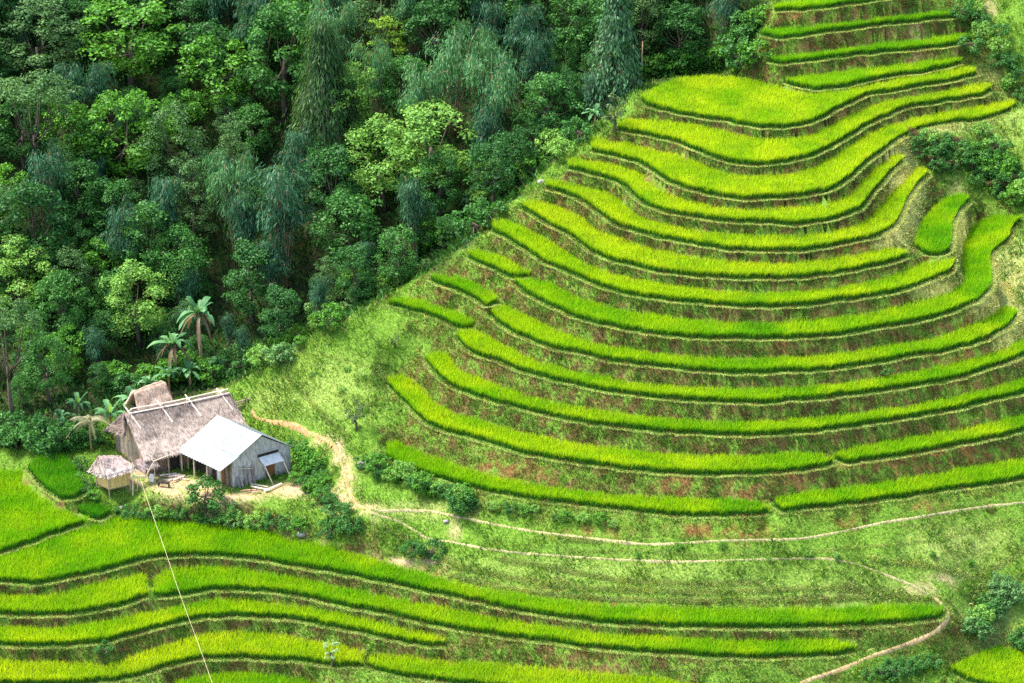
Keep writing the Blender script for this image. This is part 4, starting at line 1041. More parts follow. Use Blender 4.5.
def slab_thatch(f, quad, thick, seed, c1, c2, dens=70, ragged=.25, nn=(26, 12), sl=1.0):
    """quad: four (s,t,z) corners eave0, eave1, ridge1, ridge0"""
    r = np.random.default_rng(seed)
    Q = [np.array(f(*q)) for q in quad]
    nu, nvv = nn
    u = np.linspace(0, 1, nu); v = np.linspace(0, 1, nvv)
    U, V_ = np.meshgrid(u, v)
    def at(U, V_): return (Q[0] * (1 - U)[..., None] + Q[1] * U[..., None]) * (1 - V_)[..., None] + (Q[3] * (1 - U)[..., None] + Q[2] * U[..., None]) * V_[..., None]
    P = at(U, V_); n = np.cross(Q[1] - Q[0], Q[3] - Q[0]); n /= np.linalg.norm(n); n *= np.sign(n[2])
    bump = (fbm(U * 9 + seed, V_ * 5, seed) - .5) * .22
    top = P + n * (thick + bump)[..., None] if False else P + n * (bump + thick)[..., None]
    down = (Q[0] - Q[3]); down /= np.linalg.norm(down)
    top[0] += down * (r.random(nu) * ragged)[:, None]
    bot = P - n * .02
    VV = np.concatenate([top.reshape(-1, 3), bot.reshape(-1, 3)]); F = []
    M_ = nu * nvv
    for j in range(nvv - 1):
        for i in range(nu - 1):
            a = j * nu + i; F.append((a, a + 1, a + nu + 1, a + nu)); F.append((M_ + a, M_ + a + nu, M_ + a + nu + 1, M_ + a + 1))
    for i in range(nu - 1): F.append((i, M_ + i, M_ + i + 1, i + 1)); b = (nvv - 1) * nu + i; F.append((b, b + 1, M_ + b + 1, M_ + b))
    for j in range(nvv - 1): a = j * nu; F.append((a, a + nu, M_ + a + nu, M_ + a)); b = a + nu - 1; F.append((b, M_ + b, M_ + b + nu, b + nu))
    tone = fbm(U * 7, V_ * 2.5 + seed, seed + 3)
    c1 = np.array(c1); c2 = np.array(c2)
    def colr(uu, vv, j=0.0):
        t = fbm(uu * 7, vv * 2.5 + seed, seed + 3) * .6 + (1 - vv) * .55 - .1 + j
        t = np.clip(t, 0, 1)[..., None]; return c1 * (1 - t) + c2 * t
    Cc = np.concatenate([colr(U, V_).reshape(-1, 3)] * 2)
    # straw strands
    area = np.linalg.norm(np.cross(Q[1] - Q[0], Q[3] - Q[0])); m = int(area * dens)
    uu = r.random(m); vv = r.random(m) ** 1.0; vv[: m // 7] = r.random(m // 7) * .05
    edge = r.random(m) < .08; uu[edge] = np.where(r.random(edge.sum()) < .5, r.random(edge.sum()) * .02, 1 - r.random(edge.sum()) * .02)
    B = at(uu, vv) + n * (thick + (fbm(uu * 9 + seed, vv * 5, seed) - .5) * .22)[:, None]
    d = down + r.normal(0, .16, (m, 3)) + n * r.uniform(-.02, .12, m)[:, None]
    d /= np.linalg.norm(d, axis=1)[:, None]
    ln = r.uniform(.25, .6, m) * sl; w_ = r.uniform(.02, .05, m)
    s_ = np.cross(d, n); s_ /= np.linalg.norm(s_, axis=1)[:, None]
    K = np.empty((m, 4, 3)); K[:, 0] = B; K[:, 1] = B + d * (ln * .5)[:, None] + s_ * w_[:, None] / 2; K[:, 3] = B + d * (ln * .5)[:, None] - s_ * w_[:, None] / 2; K[:, 2] = B + d * ln[:, None]
    kc = colr(uu, vv, r.normal(0, .22, m))
    return VV, F, Cc, K.reshape(-1, 3), np.repeat(kc, 4, 0)
def thatch_mesh(name, slabs):
    Vs, Fs, Cs, b = [], [], [], 0
    for VV, F, Cc, K, kc in slabs:
        Vs.append(VV); Fs.append(np.array(F) + b); Cs.append(Cc); b += len(VV)
        Vs.append(K); Fs.append(np.arange(len(K)).reshape(-1, 4) + b); Cs.append(kc); b += len(K)
    return mk_mesh(name, np.concatenate(Vs), np.concatenate(Fs), M_thatch, np.concatenate(Cs))
random.seed(11)
# --- metal roofed shed
S0 = Vector(unproj(233, 488, ZY)); fS = frame(S0, 33, 137)
root = tag(empty('wooden_shed', S0), 'grey plank shed under a pale metal sheet roof, in front of the thatched house', 'shed')
LR, LG = 5.1, 5.4
def zr(s): return 2.0 + (s + 1.1) * .5 if s < 0 else (2.55 + s * .6 if s < 2.6 else 4.11 - (s - 2.6) * .64)
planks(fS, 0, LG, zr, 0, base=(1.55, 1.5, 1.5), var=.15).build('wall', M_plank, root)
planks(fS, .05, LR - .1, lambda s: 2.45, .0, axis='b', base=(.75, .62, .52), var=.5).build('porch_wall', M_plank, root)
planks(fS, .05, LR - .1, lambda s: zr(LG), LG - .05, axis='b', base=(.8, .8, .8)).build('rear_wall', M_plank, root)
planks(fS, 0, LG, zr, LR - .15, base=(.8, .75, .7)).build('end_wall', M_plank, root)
def corr(s0, z0, s1, z1, t0, t1, name, n=150, pitch=.34):
    V = []; F = []
    for i in range(n + 1):
        t = t0 + (t1 - t0) * i / n; h = .032 * math.sin(2 * math.pi * t / pitch)
        for j in range(5):
            k = j / 4; s = s0 + (s1 - s0) * k; z = z0 + (z1 - z0) * k + .012 * math.sin(k * 9 + t * 1.3)
            V.append(fS(s, t, z + h + .05)); V.append(fS(s, t, z + h + .03))
    for i in range(n):
        for j in range(4):
            a = (i * 5 + j) * 2; b = ((i + 1) * 5 + j) * 2
            F.append((a, b, b + 2, a + 2)); F.append((a + 1, a + 3, b + 3, b + 1))
        a = i * 10; b = a + 10; F.append((a, a + 1, b + 1, b)); a += 8; b += 8; F.append((a, b, b + 1, a + 1))
    for e in (0, n):
        for j in range(4): a = (e * 5 + j) * 2; F.append((a, a + 1, a + 3, a + 2))
    mb = MB(); mb.add(V, F); return mb.mesh(name, M_metal, False)
rf = link('roof', corr(.35, zr(.35) + .03, 2.66, 4.17, -.28, LR + .15, 'roof'), root)
link('porch_roof', corr(-1.3, 1.93, .5, zr(.5) - .02, -.32, LR + .18, 'porch_roof'), root)
link('rear_roof', corr(2.64, 4.17, LG + .3, zr(LG + .3) + .02, -.25, LR + .12, 'rear_roof'), root)
for t in (.05, 1.75, 3.4, 5.0):
    m = MB(); m.bar(fS(-1.02, t, -.3), fS(-1.02, t, 2.02), .075, .06, 7, (1.0, .95, .9)); m.build('post', M_cane, root)
m = MB(); m.bar(fS(-1.02, -.25, 2.0), fS(-1.02, LR + .1, 2.0), .05, .05, 6, (.7, .6, .5)); m.build('eave_beam', M_cane, root)
d = MB()
for i in range(5): d.box((0, 0, 0), (.01, .01, .01))
d = MB(); q = [fS(3.0, -.05, 0), fS(3.85, -.05, 0), fS(3.85, -.05, 1.85), fS(3.0, -.05, 1.85), fS(3.0, .02, 0), fS(3.85, .02, 0), fS(3.85, .02, 1.85), fS(3.0, .02, 1.85)]
BOXF = [(0, 1, 2, 3), (5, 4, 7, 6), (0, 4, 5, 1), (1, 5, 6, 2), (2, 6, 7, 3), (3, 7, 4, 0)]
d.add(q, BOXF); dr = d.build('door', M_door, root)
m = MB(); m.bar(fS(3.12, -.09, .95), fS(3.12, -.09, 1.1), .025); m.build('handle', M_dark, dr)
m = MB(); m.add([fS(2.35, -.045, 2.1), fS(4.25, -.045, 2.1), fS(4.25, -.045, 2.42), fS(2.35, -.045, 2.42), fS(2.35, .02, 2.1), fS(4.25, .02, 2.1), fS(4.25, .02, 2.42), fS(2.35, .02, 2.42)], BOXF); m.build('vent_opening', M_dark, root)
m = MB(); m.add([fS(2.3, -.07, 2.42), fS(4.3, -.07, 2.42), fS(4.3, -.07, 2.56), fS(2.3, -.07, 2.56), fS(2.3, .03, 2.42), fS(4.3, .03, 2.42), fS(4.3, .03, 2.56), fS(2.3, .03, 2.56)], BOXF, (1.1, 1.1, 1.15)); m.build('vent_board', M_plank, root)
m = MB(); A0, A1, B0, B1 = fS(2.4, -.06, 2.12), fS(4.25, -.06, 2.12), fS(2.35, -.85, 1.62), fS(4.15, -.85, 1.66)
up_ = Vector((0, 0, .025)); m.add([A0, A1, B1, B0, A0 + up_, A1 + up_, B1 + up_, B0 + up_], BOXF); aw = m.build('awning', M_awn, root)
for s, t in ((2.38, 2.65), (4.1, 4.35)):
    m = MB(); m.bar(fS(s, -.83, 1.62), fS(t, -1.5, -.1), .045, .05, 6, (1.15, 1.1, 1.05)); m.build('prop', M_cane, aw)
for s0, w_, h, k in ((.95, .22, 1.75, .8), (1.28, .3, 1.5, .9), (1.65, .2, 1.65, .7), (.3, .2, .9, .8), (.6, .18, .8, 1.0)):
    m = MB(); m.add([fS(s0, -.35, -.05), fS(s0 + w_, -.35, -.05), fS(s0 + w_, -.05, h), fS(s0, -.05, h), fS(s0, -.31, -.05), fS(s0 + w_, -.31, -.05), fS(s0 + w_, -.01, h), fS(s0, -.01, h)], BOXF, (k, k * .9, k * .85))
    o = m.build('loose_plank', M_plank, None, loc=S0)
    tag(o, 'loose weathered board leaning on the gable wall of the shed', 'board', 'boards leaning on the shed wall')
m = MB(); m.bar(fS(.1, -.12, 1.75), fS(1.75, -.14, 1.35), .03, .03, 5, (1.2, 1.1, 1)); m.build('wall_rail', M_cane, root)
# porch openings
for t0, t1, mt, h in ((.95, 1.3, M_door, 1.95), (1.5, 1.85, M_white, 1.85), (2.1, 2.5, M_dark, 2.0), (3.2, 4.6, M_dark, 1.9)):
    m = MB(); m.add([fS(-.06, t0, .05), fS(-.06, t1, .05), fS(-.06, t1, h), fS(-.06, t0, h), fS(-.02, t0, .05), fS(-.02, t1, .05), fS(-.02, t1, h), fS(-.02, t0, h)], BOXF)
    m.build({M_door: 'porch_door', M_white: 'pale_board', M_dark: 'doorway'}[mt], mt, root)

# --- long thatched house behind
T0 = Vector(unproj(144, 476, ZY)); fT = frame(T0, 27, 124)      # s along the ridge, t across
rt = tag(empty('thatched_house', T0), 'long house under a big grey brown thatched roof with poles laid over it', 'house')
LT, WT = 9.0, 5.6
G1, G2 = (.12, .095, .085), (.70, .57, .48)
hz, ez = 4.5, 1.85
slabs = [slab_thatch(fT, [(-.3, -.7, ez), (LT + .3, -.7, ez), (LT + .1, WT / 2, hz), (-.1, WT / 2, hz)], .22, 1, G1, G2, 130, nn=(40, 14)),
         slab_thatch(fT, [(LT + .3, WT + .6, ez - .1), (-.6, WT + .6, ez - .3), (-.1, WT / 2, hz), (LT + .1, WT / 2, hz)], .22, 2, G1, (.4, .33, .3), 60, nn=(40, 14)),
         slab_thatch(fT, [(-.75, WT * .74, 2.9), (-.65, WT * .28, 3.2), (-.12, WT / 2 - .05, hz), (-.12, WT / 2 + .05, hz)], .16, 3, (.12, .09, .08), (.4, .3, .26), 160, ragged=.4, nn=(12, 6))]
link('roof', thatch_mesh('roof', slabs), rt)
def zt(t): return ez + (t + .7) * (hz - ez) / (WT / 2 + .7) if t < WT / 2 else hz - (t - WT / 2) * (hz - ez) / (WT / 2 + .7)
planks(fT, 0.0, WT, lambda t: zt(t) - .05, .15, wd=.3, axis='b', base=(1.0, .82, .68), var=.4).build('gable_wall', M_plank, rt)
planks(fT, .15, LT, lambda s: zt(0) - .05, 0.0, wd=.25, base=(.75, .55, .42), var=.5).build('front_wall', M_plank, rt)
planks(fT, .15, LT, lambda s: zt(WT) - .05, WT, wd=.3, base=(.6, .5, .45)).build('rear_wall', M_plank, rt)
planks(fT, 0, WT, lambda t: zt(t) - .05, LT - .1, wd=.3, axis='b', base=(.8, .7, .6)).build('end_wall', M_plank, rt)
for k, (t0, t1) in enumerate(((2.3, 3.1), (4.4, 5.0))):
    m = MB(); m.add([fT(t0, -.05, .05), fT(t1, -.05, .05), fT(t1, -.05, 1.75), fT(t0, -.05, 1.75), fT(t0, 0, .05), fT(t1, 0, .05), fT(t1, 0, 1.75), fT(t0, 0, 1.75)], BOXF); m.build('doorway', M_dark, rt)
for s in (.1, 1.9, 3.6):
    m = MB(); m.bar(fT(s, -.6, -.3), fT(s, -.6, 1.95), .07, .06, 7, (.8, .7, .6)); m.build('post', M_cane, rt)
m = MB(); m.tube([fT(.2, WT / 2 - .3, hz + .18), fT(LT / 2, WT / 2 - .32, hz + .12), fT(LT, WT / 2 - .3, hz + .2)], .06, 6, (1.25, 1.2, 1.2)); m.build('ridge_pole', M_cane, rt)
m = MB(); m.tube([fT(.5, WT / 2 + .1, hz + .38), fT(LT / 2, WT / 2 + .05, hz + .30), fT(LT + .1, WT / 2 + .1, hz + .38)], .055, 6, (1.25, 1.2, 1.2)); m.build('ridge_pole', M_cane, rt)
for s in (.25, 3.0, 5.5, 8.3):
    k = (hz - ez) / (WT / 2 + .7)
    a = fT(s - .1, WT / 2 + .35, hz + .55); b = fT(s + .35, WT / 2 - 1.5, hz - 1.5 * k + .34)
    m = MB(); m.bar(a, b, .055, .05, 6, (1.35, 1.3, 1.3)); m.build('roof_pole', M_cane, rt)
    m = MB(); m.bar(fT(s + .15, WT / 2 - .3, hz + .5), fT(s - .1, WT / 2 + 1.5, hz - 1.5 * k + .34), .05, .05, 6, (1.2, 1.15, 1.1)); m.build('roof_pole', M_cane, rt)
# lean-to eave with grey sacks/thatch bits along the front
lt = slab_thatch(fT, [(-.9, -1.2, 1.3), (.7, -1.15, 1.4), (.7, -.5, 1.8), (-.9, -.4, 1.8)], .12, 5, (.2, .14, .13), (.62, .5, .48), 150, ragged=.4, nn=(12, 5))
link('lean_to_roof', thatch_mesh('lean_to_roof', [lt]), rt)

# --- small round topped thatch behind the long house
q0 = hit(128, 404); 
H0 = T0 + fT(3.0, WT + 1.3, 0); H0.z = ground(H0.x, H0.y) - .05; fH = frame(H0, 44, 128)
rh = tag(empty('thatched_outbuilding', H0), 'small hut whose pinkish rounded thatch shows behind the long ridge', 'hut')
top_z = 3.9
V_ = 7
A1_ = slab_thatch(fH, [(-.3, -.2, 2.3), (3.2, -.2, 2.5), (3.0, .9, top_z), (0, .9, top_z)], .2, 7, (.42, .30, .22), (.92, .72, .55), 160, nn=(16, 8))
A2_ = slab_thatch(fH, [(3.2, 2.0, 2.5), (-.3, 2.0, 2.3), (0, .9, top_z), (3.0, .9, top_z)], .2, 8, (.42, .30, .22), (.92, .72, .55), 120, nn=(16, 8))
A3_ = slab_thatch(fH, [(3.3, 0, 2.5), (3.3, 1.8, 2.5), (2.95, 1.2, top_z), (2.95, .6, top_z)], .2, 9, (.42, .28, .20), (.9, .62, .46), 160, nn=(8, 6))
link('roof', thatch_mesh('roof', [A1_, A2_, A3_]), rh)
planks(fH, .2, 2.9, lambda s: 2.45, .1, wd=.2, base=(.7, .6, .5)).build('wall', M_plank, rh)
planks(fH, .2, 2.9, lambda s: 2.45, 1.7, wd=.2, base=(.7, .6, .5)).build('wall', M_plank, rh)
planks(fH, .1, 1.7, lambda s: 2.45, .2, wd=.2, axis='b', base=(.7, .6, .5)).build('wall', M_plank, rh)
planks(fH, .1, 1.7, lambda s: 2.45, 2.9, wd=.2, axis='b', base=(.7, .6, .5)).build('wall', M_plank, rh)

# --- granary on stilts
g0 = hit(110, 499); G0 = Vector(g0); fG = frame(G0, 30, 138)
rg = tag(empty('granary_hut', G0), 'small tan woven granary on stilts with a pale shaggy thatch cap', 'granary')
gl = 1.75; gw = 1.5
bx = MB()
for axis, t, s1 in (('a', 0, gl), ('a', gw, gl), ('b', 0, gw), ('b', gl, gw)):
    p = planks(fG, 0, s1, lambda s: 2.15, t, wd=.12, th=.02, axis=axis, lo=.85, var=.15, gap=.002)
    bx.add(p.v, p.f, (1, 1, 1)); bx.c[-len(p.c):] = p.c
bx.build('bin', M_weave, rg)
m = MB(); m.add([fG(0, 0, .8), fG(gl, 0, .8), fG(gl, 0, .88), fG(0, 0, .88), fG(0, gw, .8), fG(gl, gw, .8), fG(gl, gw, .88), fG(0, gw, .88)], BOXF, (.6, .5, .4)); m.build('floor', M_cane, rg)
for a, b in ((-.05, -.05), (gl + .05, -.05), (-.05, gw + .05), (gl + .05, gw + .05)):
    zz = ground(*(G0 + fG(a, b, 0)).xy) - G0.z - .2
    m = MB(); m.bar(fG(a, b, zz), fG(a, b, 2.05), .055, .05, 6, (.8, .7, .6)); m.build('post', M_cane, rg)
S1, S2 = (.34, .25, .22), (.82, .68, .62)
e = .36
slg = [slab_thatch(fG, [(-e, -e, 2.15), (gl + e, -e, 2.35), (gl * .95, gw * .6, 3.1), (gl * .0, gw * .6, 3.55)], .14, 12, S1, S2, 220, ragged=.15, nn=(14, 8), sl=.55),
       slab_thatch(fG, [(-e, gw + e, 2.1), (-e, -e, 2.15), (0, gw * .6 - .02, 3.55), (0, gw * .6 + .02, 3.55)], .14, 13, S1, S2, 220, ragged=.15, nn=(14, 8), sl=.55),
       slab_thatch(fG, [(gl + e, gw + e, 2.1), (-e, gw + e, 2.1), (0, gw * .6, 3.55), (gl * .95, gw * .6, 3.1)], .14, 14, S1, S2, 140, nn=(12, 6)),
       slab_thatch(fG, [(gl + e, -e, 2.35), (gl + e, gw + e, 2.2), (gl * .95, gw * .6 + .1, 3.1), (gl * .95, gw * .6 - .1, 3.1)], .14, 15, S1, S2, 140, nn=(12, 6))]
link('roof', thatch_mesh('roof', slg), rg)
m = MB(); m.bar(fG(0, gw * .6, 3.4), fG(0, gw * .6, 4.3), .03, .02, 5, (.6, .5, .45)); m.build('finial', M_cane, rg)

# --- pole frame, rails, cord
p0 = Vector(hit(134, 495)); rp = tag(empty('pole_frame', p0), 'rickety frame of pale poles and rails between the granary and the yard', 'pole frame')
def part_bar(root, name, a, b, r, col=(1.2, 1.1, .95), mat=None):
    m = MB(); a = Vector(a) - root.location; b = Vector(b) - root.location; m.bar(a, b, r, r * .8, 6, col); return m.build(name, mat or M_cane, root)
def PZ(px, py, dist_y):
    """point on the ray through (px,py) at forward distance dist_y"""
    dx, dy, dz = rays(px, py); t = dist_y / dy; return Vector((dx * t, dist_y, CAMZ + dz * t))
yy = p0.y
part_bar(rp, 'pole', PZ(133, 497, yy), PZ(132.5, 463, yy), .06)
part_bar(rp, 'pole', PZ(137, 496, yy + .4), PZ(138, 476, yy + .4), .04)
part_bar(rp, 'rail', PZ(132, 475, yy), PZ(146, 477, yy + .5), .045)
part_bar(rp, 'pole', PZ(145, 478, yy + .5), PZ(154, 461, yy + 1.0), .05)
part_bar(rp, 'rail', PZ(154, 461, yy + 1.0), PZ(169, 455, yy + 1.2), .035)
part_bar(rp, 'rail', PZ(150, 459, yy + 1.0), PZ(155, 462, yy + 1.0), .045)
part_bar(rp, 'rail', PZ(128, 477, yy), PZ(158, 478, yy + .8), .03)
part_bar(rp, 'pole', PZ(155, 484, yy + .8), PZ(154.5, 461, yy + .8), .045, (.8, .7, .65))
part_bar(rp, 'pole', PZ(139, 478, yy + .2), PZ(144, 496, yy - .1), .035)
cordp = [PZ(140, 478, yy + .1)]
for x, y in ((146, 502), (154, 520), (161.5, 537), (166, 549), (171, 568.6), (176, 585), (180.6, 600), (188.4, 617.7), (196, 635), (205.5, 661), (213, 683), (222, 712)):
    q = hit(x, y + 13); 
    cordp.append(PZ(x, y, q[1] - .2))
cp = np.array(cordp)
for _ in range(6): cp[1:-1] = (cp[:-2] + 2 * cp[1:-1] + cp[2:]) / 4
m = MB(); m.tube([Vector(p) - Vector(cp[0]) for p in cp], .014, 5, (1.1, 1.05, .8)); o = m.build('cord', M_cane, None, loc=Vector(cp[0]), smooth=True)
tag(o, 'thin pale cord running from the pole frame down across the lower paddies', 'cord')
# fence beside the path behind the shed
f0 = Vector(hit(246, 409)); rfz = tag(empty('rail_fence', f0), 'short fence of stacked grey rails closing the path behind the thatched roof', 'fence')
for k in range(4):
    part_bar(rfz, 'rail', PZ(232, 411 - k * 2.6, f0.y), PZ(257, 403.5 - k * 2.6 + (k % 2), f0.y + .9), .055, (.75, .65, .6))
for x, y in ((233, 413), (245, 410), (256, 406)):
    part_bar(rfz, 'post', PZ(x, y + 2, f0.y + (x - 233) / 23 * .9), PZ(x, y - 14, f0.y + (x - 233) / 23 * .9), .05, (.8, .7, .65))
# yard things
def slab_bench(px, py):
    p = Vector(hit(px, py)); f = frame(p, -12, 78); r = tag(empty('bench', p), 'low black bench on the dirt in front of the thatched house', 'bench')
    m = MB(); m.add([f(-.5, -.14, .38), f(.5, -.14, .38), f(.5, -.14, .46), f(-.5, -.14, .46), f(-.5, .14, .38), f(.5, .14, .38), f(.5, .14, .46), f(-.5, .14, .46)], BOXF); m.build('seat', M_dark, r)
    for a in (-.4, .4):
        for b in (-.1, .1):
            m = MB(); m.bar(f(a * 1.15, b, 0), f(a, b, .39), .04, .04, 5); m.build('leg', M_dark, r)
slab_bench(164, 487)
p = Vector(hit(152, 484)); m = MB()
Vc = []; 
for i in range(5):
    for j in range(6): Vc.append((-.16 + i * .08 + .02 * math.sin(j), .03 * math.sin(i * 2 + j), .95 - j * .15 - .03 * (i % 2)))
m.add(Vc, [(i * 6 + j, i * 6 + j + 1, (i + 1) * 6 + j + 1, (i + 1) * 6 + j) for i in range(4) for j in range(5)]); o = m.build('cloth', M_white, None, loc=p); tag(o, 'white cloth hung over the low rail of the pole frame', 'cloth')
def log_pile(px, py, n, lab, L=1.2, col=(1, .9, .85)):
    p = Vector(hit(px, py))
    for i in range(n):
        a = random.uniform(-.5, .9); r_ = random.uniform(.05, .09)
        off = Vector((random.uniform(-1.1, 1.1), random.uniform(-.35, .35), 0)); z = ground(p.x + off.x, p.y + off.y) - p.z + .06 + random.choice((0, .13))
        d_ = Vector((math.cos(a), math.sin(a), random.uniform(-.03, .08))) * random.uniform(.35, .6) * L
        c = p + off + Vector((0, 0, z)); m = MB(); k = random.uniform(.7, 1.3)
        m.bar(-d_, d_, r_, r_ * .8, 6, tuple(q * k for q in col)); o = m.build('firewood_log', M_cane, None, loc=c)
        tag(o, lab, 'log', 'firewood lying in the yard')
log_pile(178, 478, 12, 'split firewood log in the loose heap before the shed porch')
log_pile(250, 492, 5, 'split log lying on the dirt before the gable wall of the shed', 1.0, (.9, .6, .5))
log_pile(268, 489, 3, 'pale board scrap lying before the shed door', 1.6, (1.3, 1.25, 1.2))
def rock(px, py, r, col, lab, seed):
    p = Vector(hit(px, py)); bm = bmesh.new(); bmesh.ops.create_icosphere(bm, subdivisions=2, radius=r)
    random.seed(seed)
    for v in bm.verts:
        k = 1 + (noise2(v.co.x * 3 / r + seed, v.co.y * 3 / r) - .5) * .5; v.co = Vector((v.co.x * k * 1.2, v.co.y * k, v.co.z * k * .75))
    me = bpy.data.meshes.new('boulder'); bm.to_mesh(me); bm.free(); me.materials.append(col); me.polygons.foreach_set('use_smooth', [False] * len(me.polygons))
    o = link('boulder', me, None, p + Vector((0, 0, r * .3))); tag(o, lab, 'boulder')
M_rock = solid('rock', (.16, .14, .13), (.48, .43, .40), 2.5, .9, obj=False, bump=.6)
rock(301, 535, .34, M_rock, 'grey boulder at the back edge of the big green paddy', 1)
rock(364, 466, .45, M_rock, 'dark rocky knob beside the clay path left of the lowest terraces', 2)
rock(446, 522, .2, M_rock, 'dark stone beside the junction of the two footpaths', 3)
rock(122, 508, .2, M_rock, 'small pale stone on the bank below the granary', 4)
rock(541, 183, .3, M_rock, 'small pale stone at the ridge end of a high terrace', 5)
# ------------------------------------------------------------------ banana plants, shrubs, small trees
random.seed(21)
BAN = [banana(2.6, 12, 1, ln=2.0, wd=.42), banana(1.8, 13, 2, ln=1.9, wd=.4, dead=False), banana(3.6, 12, 3, ln=1.9, wd=.42, young=False), banana(1.2, 12, 4, ln=1.7, wd=.4, young=False, dead=False)]
def ban(px, py, v, lab, s=1.0, group=None):
    q = hit(px, py); o = place('banana_plant', BAN[v], q[0], q[1], q[2], s, lab, 'banana plant', group); return o
ban(203, 378, 2, 'tallest banana plant with brown dead leaves hanging down its stem, above the thatched roof', 1.75)
ban(176, 384, 0, 'banana plant with a bright upright young leaf left of the tallest one', 1.5)
ban(112, 440, 1, 'banana plant with a glowing yellow green leaf behind the left end of the thatched house', 1.4)
ban(132, 418, 3, 'bluish banana plant crowding the back of the thatched house', 1.5)
for px, py, v, s_, lab in ((62, 432, 3, 1.2, 'dark banana plant left of the withered palm'), (80, 424, 1, 1.1, 'banana plant just behind the withered palm'), (150, 400, 3, 1.3, 'banana plant behind the small rounded thatch'), (170, 394, 1, 1.1, 'banana plant right of the small rounded thatch'), (218, 380, 3, 1.3, 'low banana plant at the right foot of the tallest one'), (190, 388, 3, 1.4, 'low banana plant between the two tall ones')):
    ban(px, py, v, lab, s_)
ban(595, 128, 3, 'banana plant on the ridge left of the fifth highest terrace', 1.2)
ban(425, 252, 1, 'banana plant at the lower end of the ravine behind the ridge', 1.0)
ban(470, 215, 3, 'banana plant on the ridge under the large pale tree', 1.2)
# thin palm with a reddish trunk, and the dry palm by the house
def palm(h, n, seed, ln, col):
    random.seed(seed); t = MB(); t.tube([(0, 0, -.4), (.05, .03, h * .5), (0, 0, h)], [.11, .09, .08], 7); l = MB()
    for i in range(n):
        az = i * 2.4; rise = random.uniform(.1, .9); sag = random.uniform(.5, 1.0); o = Vector((math.cos(az), math.sin(az), 0)); s_ = Vector((-o.y, o.x, 0))
        for j in range(14):
            tt = .15 + .85 * j / 14; c = Vector((0, 0, h)) + o * ln * tt * math.cos(rise) + Vector((0, 0, ln * (math.sin(rise) * tt - sag * tt * tt)))
            for sg in (-1, 1):
                w_ = .42 * (1 - tt * .6); e_ = c + s_ * sg * w_ + o * .15 + Vector((0, 0, -.22)); k = random.uniform(.7, 1.2)
                l.add([c, c + o * .06, e_, c - o * .06], [(0, 1, 2, 3)], tuple(q * k for q in col))
    return [('leaves', l.mesh('leaves', M_leaf)), ('stem', t.mesh('stem', M_stalk, True))]
q = hit(394, 262); place('palm_tree', palm(2.6, 13, 3, 1.6, (.22, .38, .14)), q[0], q[1], q[2] - .1, 1, 'slim palm with a reddish trunk standing behind the ridge', 'palm')
q = hit(92, 452); place('palm_tree', palm(3.0, 12, 4, 2.1, (.26, .25, .13)), q[0], q[1], q[2], 1, 'withered straw coloured palm left of the thatched house', 'palm')
# bare stalks at the corner of the highest broad field
for px, py, lab in ((641, 84, 'thick tan bamboo stalk at the left corner of the widest high field'), (632, 88, 'thinner brown bamboo stalk just left of the thick tan one')):
    q = Vector(hit(px, py)); m = MB(); m.tube([(0, 0, -.3), (.05, .05, 2), (.08, .2, 4.2)], [.1, .08, .05], 6, (1.1, .9, .6)); o = m.build('bamboo_stalk', M_stalk, None, True, q); tag(o, lab, 'stalk')
# lone little trees and saplings
MINI = broadleaf(2.6, 1.0, ((.04, .10, .03), (.18, .26, .10)), 201, .25, 12, .2, nl=36, lob=.6, rcf=(.2, .32))
PALE = broadleaf(2.2, .7, ((.18, .32, .12), (.44, .58, .30)), 202, .3, 12, .15, nl=34, lob=.6, rcf=(.2, .35))
for px, py, mod, s, lab in ((356, 430, MINI, 1.0, 'lone sparse little tree on the open grass slope'), (614, 132, MINI, 1.3, 'crooked dark little tree at the ridge end of the terraces'), (332, 667, PALE, 1.0, 'pale grey green sapling at the end of the yellow bottom terrace'), (395, 348, MINI, .5, 'tiny dark bush on the slope below the shoulder strips')):
    q = hit(px, py); place('small_tree', mod, q[0], q[1], q[2], s, lab, 'small tree')
def shr(px, py, kind, s, lab=None, group=None, sz=None):
    q = hit(px, py)
    if q is None: return
    place('shrub', kind, q[0], q[1], q[2] - .1 * s, s, lab, 'shrub', group, sz)
SH = SP['shrub']; TB = SP['teabush'][0]
DSH = broadleaf(2.0, 1.5, ((.02, .09, .02), (.10, .29, .045)), 120, .0, 22, .22, nl=60, rcf=(.25, .4))
RSH = broadleaf(1.4, 1.4, ((.09, .05, .03), (.26, .14, .08)), 121, .0, 16, .18, nl=50, rcf=(.25, .4))
shr(206, 507, DSH, 1.0, 'dark green bush in front of the shed porch', sz=1.3)
shr(222, 519, DSH, .85, 'low dark shrub below the bush in front of the shed porch')
shr(234, 527, TB, .6, 'pale broad leaved shrub at the back of the big green paddy')
shr(340, 524, SH[1], .85, 'round dark bush below the bend of the clay path')
shr(330, 536, SH[1], .7, 'low green shrub just left of the round dark bush')
shr(350, 532, DSH, .7, 'small bush to the right of the round dark bush')
random.seed(33)
def row(a, b, n, kinds, smin, smax, label, group, jit=6):
    for i in range(n):
        t = (i + random.random() * .6) / n; px = a[0] + (b[0] - a[0]) * t + random.uniform(-jit, jit); py = a[1] + (b[1] - a[1]) * t + random.uniform(-jit, jit) * .6
        shr(px, py, random.choice(kinds), random.uniform(smin, smax), label, group)
row((118, 514), (300, 532), 18, [SH[0], SH[1], DSH, SH[2]], .32, .6, 'leafy shrub on the bank between the farmyard and the big green paddy', 'shrubs on the bank below the yard', 4)
row((84, 470), (92, 500), 6, [SH[0], SH[1], DSH], .3, .5, 'green shrub crowding the slope left of the granary', 'shrubs left of the granary', 7)
